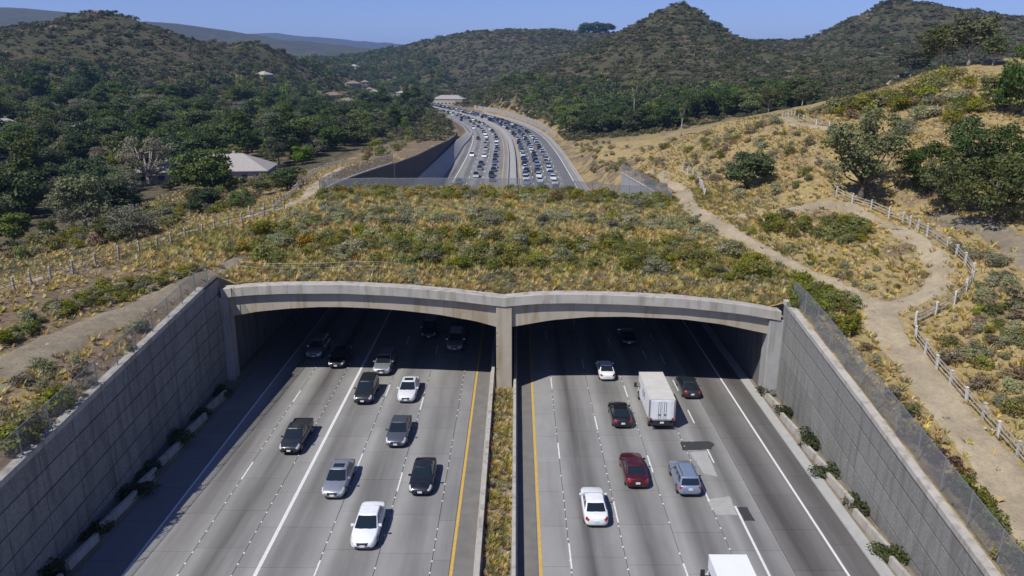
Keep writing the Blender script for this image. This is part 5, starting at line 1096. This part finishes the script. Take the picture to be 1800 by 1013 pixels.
def box_truck(px, py, zref, front, label, roofm, Lb=6.4, marks=True):
    W, H0, H1 = 2.28, .95, 2.98; p = at(px, py, z=zref); y0 = p[1]-Lb if front else p[1]
    t = thing('box_truck', label, 'truck', (p[0], y0, 0), 0); a = W/2; g = .06
    MB().box((-a, 0, H0), (a, Lb-1.1, H1-.04)).build('cargo_box', M['truck_white'], t); MB().box((-a, Lb-1.1, H1-.9), (a, Lb, H1-.04)).build('attic', M['truck_white'], t)
    MB().box((-a-.01, -.01, H1-.038), (a+.01, Lb+.01, H1)).build('roof_panel', roofm, t)
    for sx in (-1, 1):
        d = MB().box((min(sx*.03, sx*(a-.1)), -.05, H0+.12), (max(sx*.03, sx*(a-.1)), -.003, H1-.14)).build('rear_door', M['truck_white'], t)
        for xx in (sx*.16, sx*.34): MB().tube([(xx, -.075, H0+.16), (xx, -.075, H1-.18)], [.018, .018], 6).build('lock_rod', M['galv'], d)
        MB().box((sx*.25-.12, -.1, 1.5), (sx*.25+.12, -.052, 1.56)).build('handle', M['trim'], d)
        MB().box((sx*(a-.16)-.1, -.07, .98), (sx*(a-.16)+.1, -.052, 1.2)).build('taillight', M['lamp_red'], t)
        MB().box((sx*a-.05, -.045, H0), (sx*a+.05, .04, H1-.05)).build('corner_post', M['galv'], t)
        MB().hexa([(sx*1.0-.06, Lb+.0, 1.4), (sx*1.42-.06, Lb+.0, 1.38), (sx*1.42-.06, Lb+.1, 1.38), (sx*1.0-.06, Lb+.1, 1.4), (sx*1.0-.06, Lb, 1.44), (sx*1.42-.06, Lb, 1.44), (sx*1.42-.06, Lb+.1, 1.44), (sx*1.0-.06, Lb+.1, 1.44)]).build('mirror_arm', M['trim'], t)
        MB().box((sx*1.42-.12, Lb-.03, 1.4), (sx*1.42+.12, Lb+.1, 1.85)).build('mirror', M['trim'], t)
        MB().box((sx*1.02-.02, Lb-.85, 1.42), (sx*1.02+.02, Lb+.05, 1.95)).build('side_window', M['glass'], t)
        for yy in (.95, Lb+.3):
            wh = link('wheel', None, t, (sx*.92, yy, .42)); MB().tube([(-.14, 0, 0), (.14, 0, 0)], [.42, .42], 18).build('tyre', M['tyre'], wh); MB().tube([(-.15, 0, 0), (.15, 0, 0)], [.24, .24], 12).build('rim', M['rim'], wh)
    MB().hexa([(-1.0, Lb-1.09, .45), (1.0, Lb-1.09, .45), (1.0, Lb+1.2, .45), (-1.0, Lb+1.2, .45), (-1.0, Lb-1.09, H1-.91), (1.0, Lb-1.09, H1-.91), (.95, Lb+.1, H1-.91), (-.95, Lb+.1, H1-.91)]).build('cab', M['truck_white'], t)
    MB().hexa([(-.9, Lb+.62, 1.35), (.9, Lb+.62, 1.35), (.9, Lb+.78, 1.35), (-.9, Lb+.78, 1.35), (-.88, Lb+.12, 1.98), (.88, Lb+.12, 1.98), (.88, Lb+.26, 1.98), (-.88, Lb+.26, 1.98)]).build('windshield', M['glass'], t)
    MB().box((-1.02, -.16, .5), (1.02, -.02, .68)).build('rear_bumper', M['trim'], t); MB().box((-.8, .0, .55), (.8, Lb, .94)).build('chassis', M['trim'], t); MB().box((-.17, -.19, .72), (.17, -.165, .88)).build('license_plate', M['plate'], t)
    if marks:
        for k, (yy, zz, hh) in enumerate(((2.6, 1.75, .7), (2.95, 1.9, .45), (3.3, 1.7, .75), (3.7, 1.85, .5))): MB().box((-a-.006, yy, zz), (-a+.01, yy+.2, zz+hh)).build('side_marking', M['mark'], t)
    return t
box_truck(1162, 756, 0, False, 'white box truck with dusty roof on the right roadway', M['truck_roof'])
box_truck(1279, 975, 2.98, True, 'white box truck cut off by the bottom frame edge', M['truck_roof2'], marks=False)
# ---- the queue beyond the overpass: small, one mesh each
def far_car_mesh(k):
    mb = MB(); h = (1.45, 1.7, 1.75)[k]; ht = (.92, 1.02, 1.05)[k]; L2 = (2.35, 2.35, 2.6)[k]; a0, a1, b0, b1 = ((-1.7, 1.1, -.9, .3), (-2.2, 1.1, -2.0, .3), (-.7, 1.4, -.5, .6))[k]
    mb.hexa([(-.88, -L2, .28), (.88, -L2, .28), (.88, L2, .28), (-.88, L2, .28), (-.88, -L2+.1, ht), (.88, -L2+.1, ht), (.86, L2-.35, ht-.12), (-.86, L2-.35, ht-.12)], 0)
    mb.hexa([(-.84, a0, ht-.05), (.84, a0, ht-.05), (.84, a1, ht-.05), (-.84, a1, ht-.05), (-.66, b0, h-.05), (.66, b0, h-.05), (.66, b1, h-.05), (-.66, b1, h-.05)], 1)
    mb.hexa([(-.67, b0-.02, h-.05), (.67, b0-.02, h-.05), (.67, b1+.02, h-.05), (-.67, b1+.02, h-.05), (-.6, b0+.05, h), (.6, b0+.05, h), (.6, b1-.05, h), (-.6, b1-.05, h)], 0)
    for sx in (-.82, .82):
        for yy in (-1.4, 1.4): mb.tube([(sx-.1, yy, .33), (sx+.1, yy, .33)], [.33, .33], 8, 2)
    me = mb.mesh('queue_car', (P['white'], M['glass'], M['tyre'])); return me
FM = [far_car_mesh(k) for k in range(3)]
rsc = np.random.RandomState(33); cols = ['white']*6+['silver']*6+['black']*5+['charcoal']*4+['grey']*4+['tan', 'blue', 'maroon', 'pearl', 'skyblue']
CN = {'white': 'white', 'silver': 'silver', 'black': 'black', 'charcoal': 'charcoal', 'grey': 'dark grey', 'tan': 'tan', 'blue': 'blue', 'maroon': 'dark red', 'pearl': 'off-white', 'skyblue': 'pale blue'}
def queue(relx, y0, y1, gap, away, lane):
    y = y0
    while y < y1:
        k = rsc.choice(3, p=[.6, .25, .15]); c = cols[rsc.randint(len(cols))]; dx = float(cxf(y+2)-cxf(y-2))/4; qn = math.hypot(1, dx); r = relx+rsc.uniform(-.3, .3)
        zone_ = 'nearest the overpass' if y < 290 else ('before the bend' if y < 420 else ('on the bend' if y < 620 else 'far past the bend'))
        o = link('queue_car', FM[k], None, (float(cxf(y))+r/qn, y-r*dx/qn, float(czf(y))-.05), math.atan2(-dx, 1)+(0 if away else math.pi)); recolor(o, P[c])
        tag(o, '%s %s in %s, %s' % (CN[c], ('car', 'tall car', 'pickup')[k], lane, zone_), 'car', '%s %s cars in %s' % (CN[c], zone_, lane)); y += gap(rsc)
queue(4.4, 208, 860, lambda r: r.uniform(7.5, 13), True, 'the jammed lane nearest the median'); queue(8.3, 212, 860, lambda r: r.uniform(7.5, 13), True, 'the jammed middle right lane'); queue(12.3, 210, 860, lambda r: r.uniform(7.5, 14), True, 'the jammed outer right lane')
queue(-6.0, 226, 860, lambda r: r.uniform(9, 22), False, 'the oncoming lane nearest the median'); queue(-10.7, 236, 860, lambda r: r.uniform(11, 30), False, 'the second oncoming lane'); queue(-15.0, 222, 700, lambda r: r.uniform(40, 140), False, 'the outer oncoming lane')
# ------------------------------------------------------------------ haze
ZMAX = float(TZ.max())+45
hz = MB().box((-8200, -150, -120), (8200, 12000, ZMAX)).build('haze', [])
m = bpy.data.materials.new('haze_air'); m.use_nodes = True; t = m.node_tree; t.nodes.clear(); out = t.nodes.new('ShaderNodeOutputMaterial'); pv = t.nodes.new('ShaderNodeVolumePrincipled')
pv.inputs['Color'].default_value = (0.30, 0.54, 1.0, 1); pv.inputs['Density'].default_value = 0.00009; pv.inputs['Anisotropy'].default_value = 0.1; t.links.new(pv.outputs[0], out.inputs['Volume'])
hz.data.materials.append(m); hz['kind'] = 'stuff'; hz['label'] = 'thin blue summer haze over the valley'
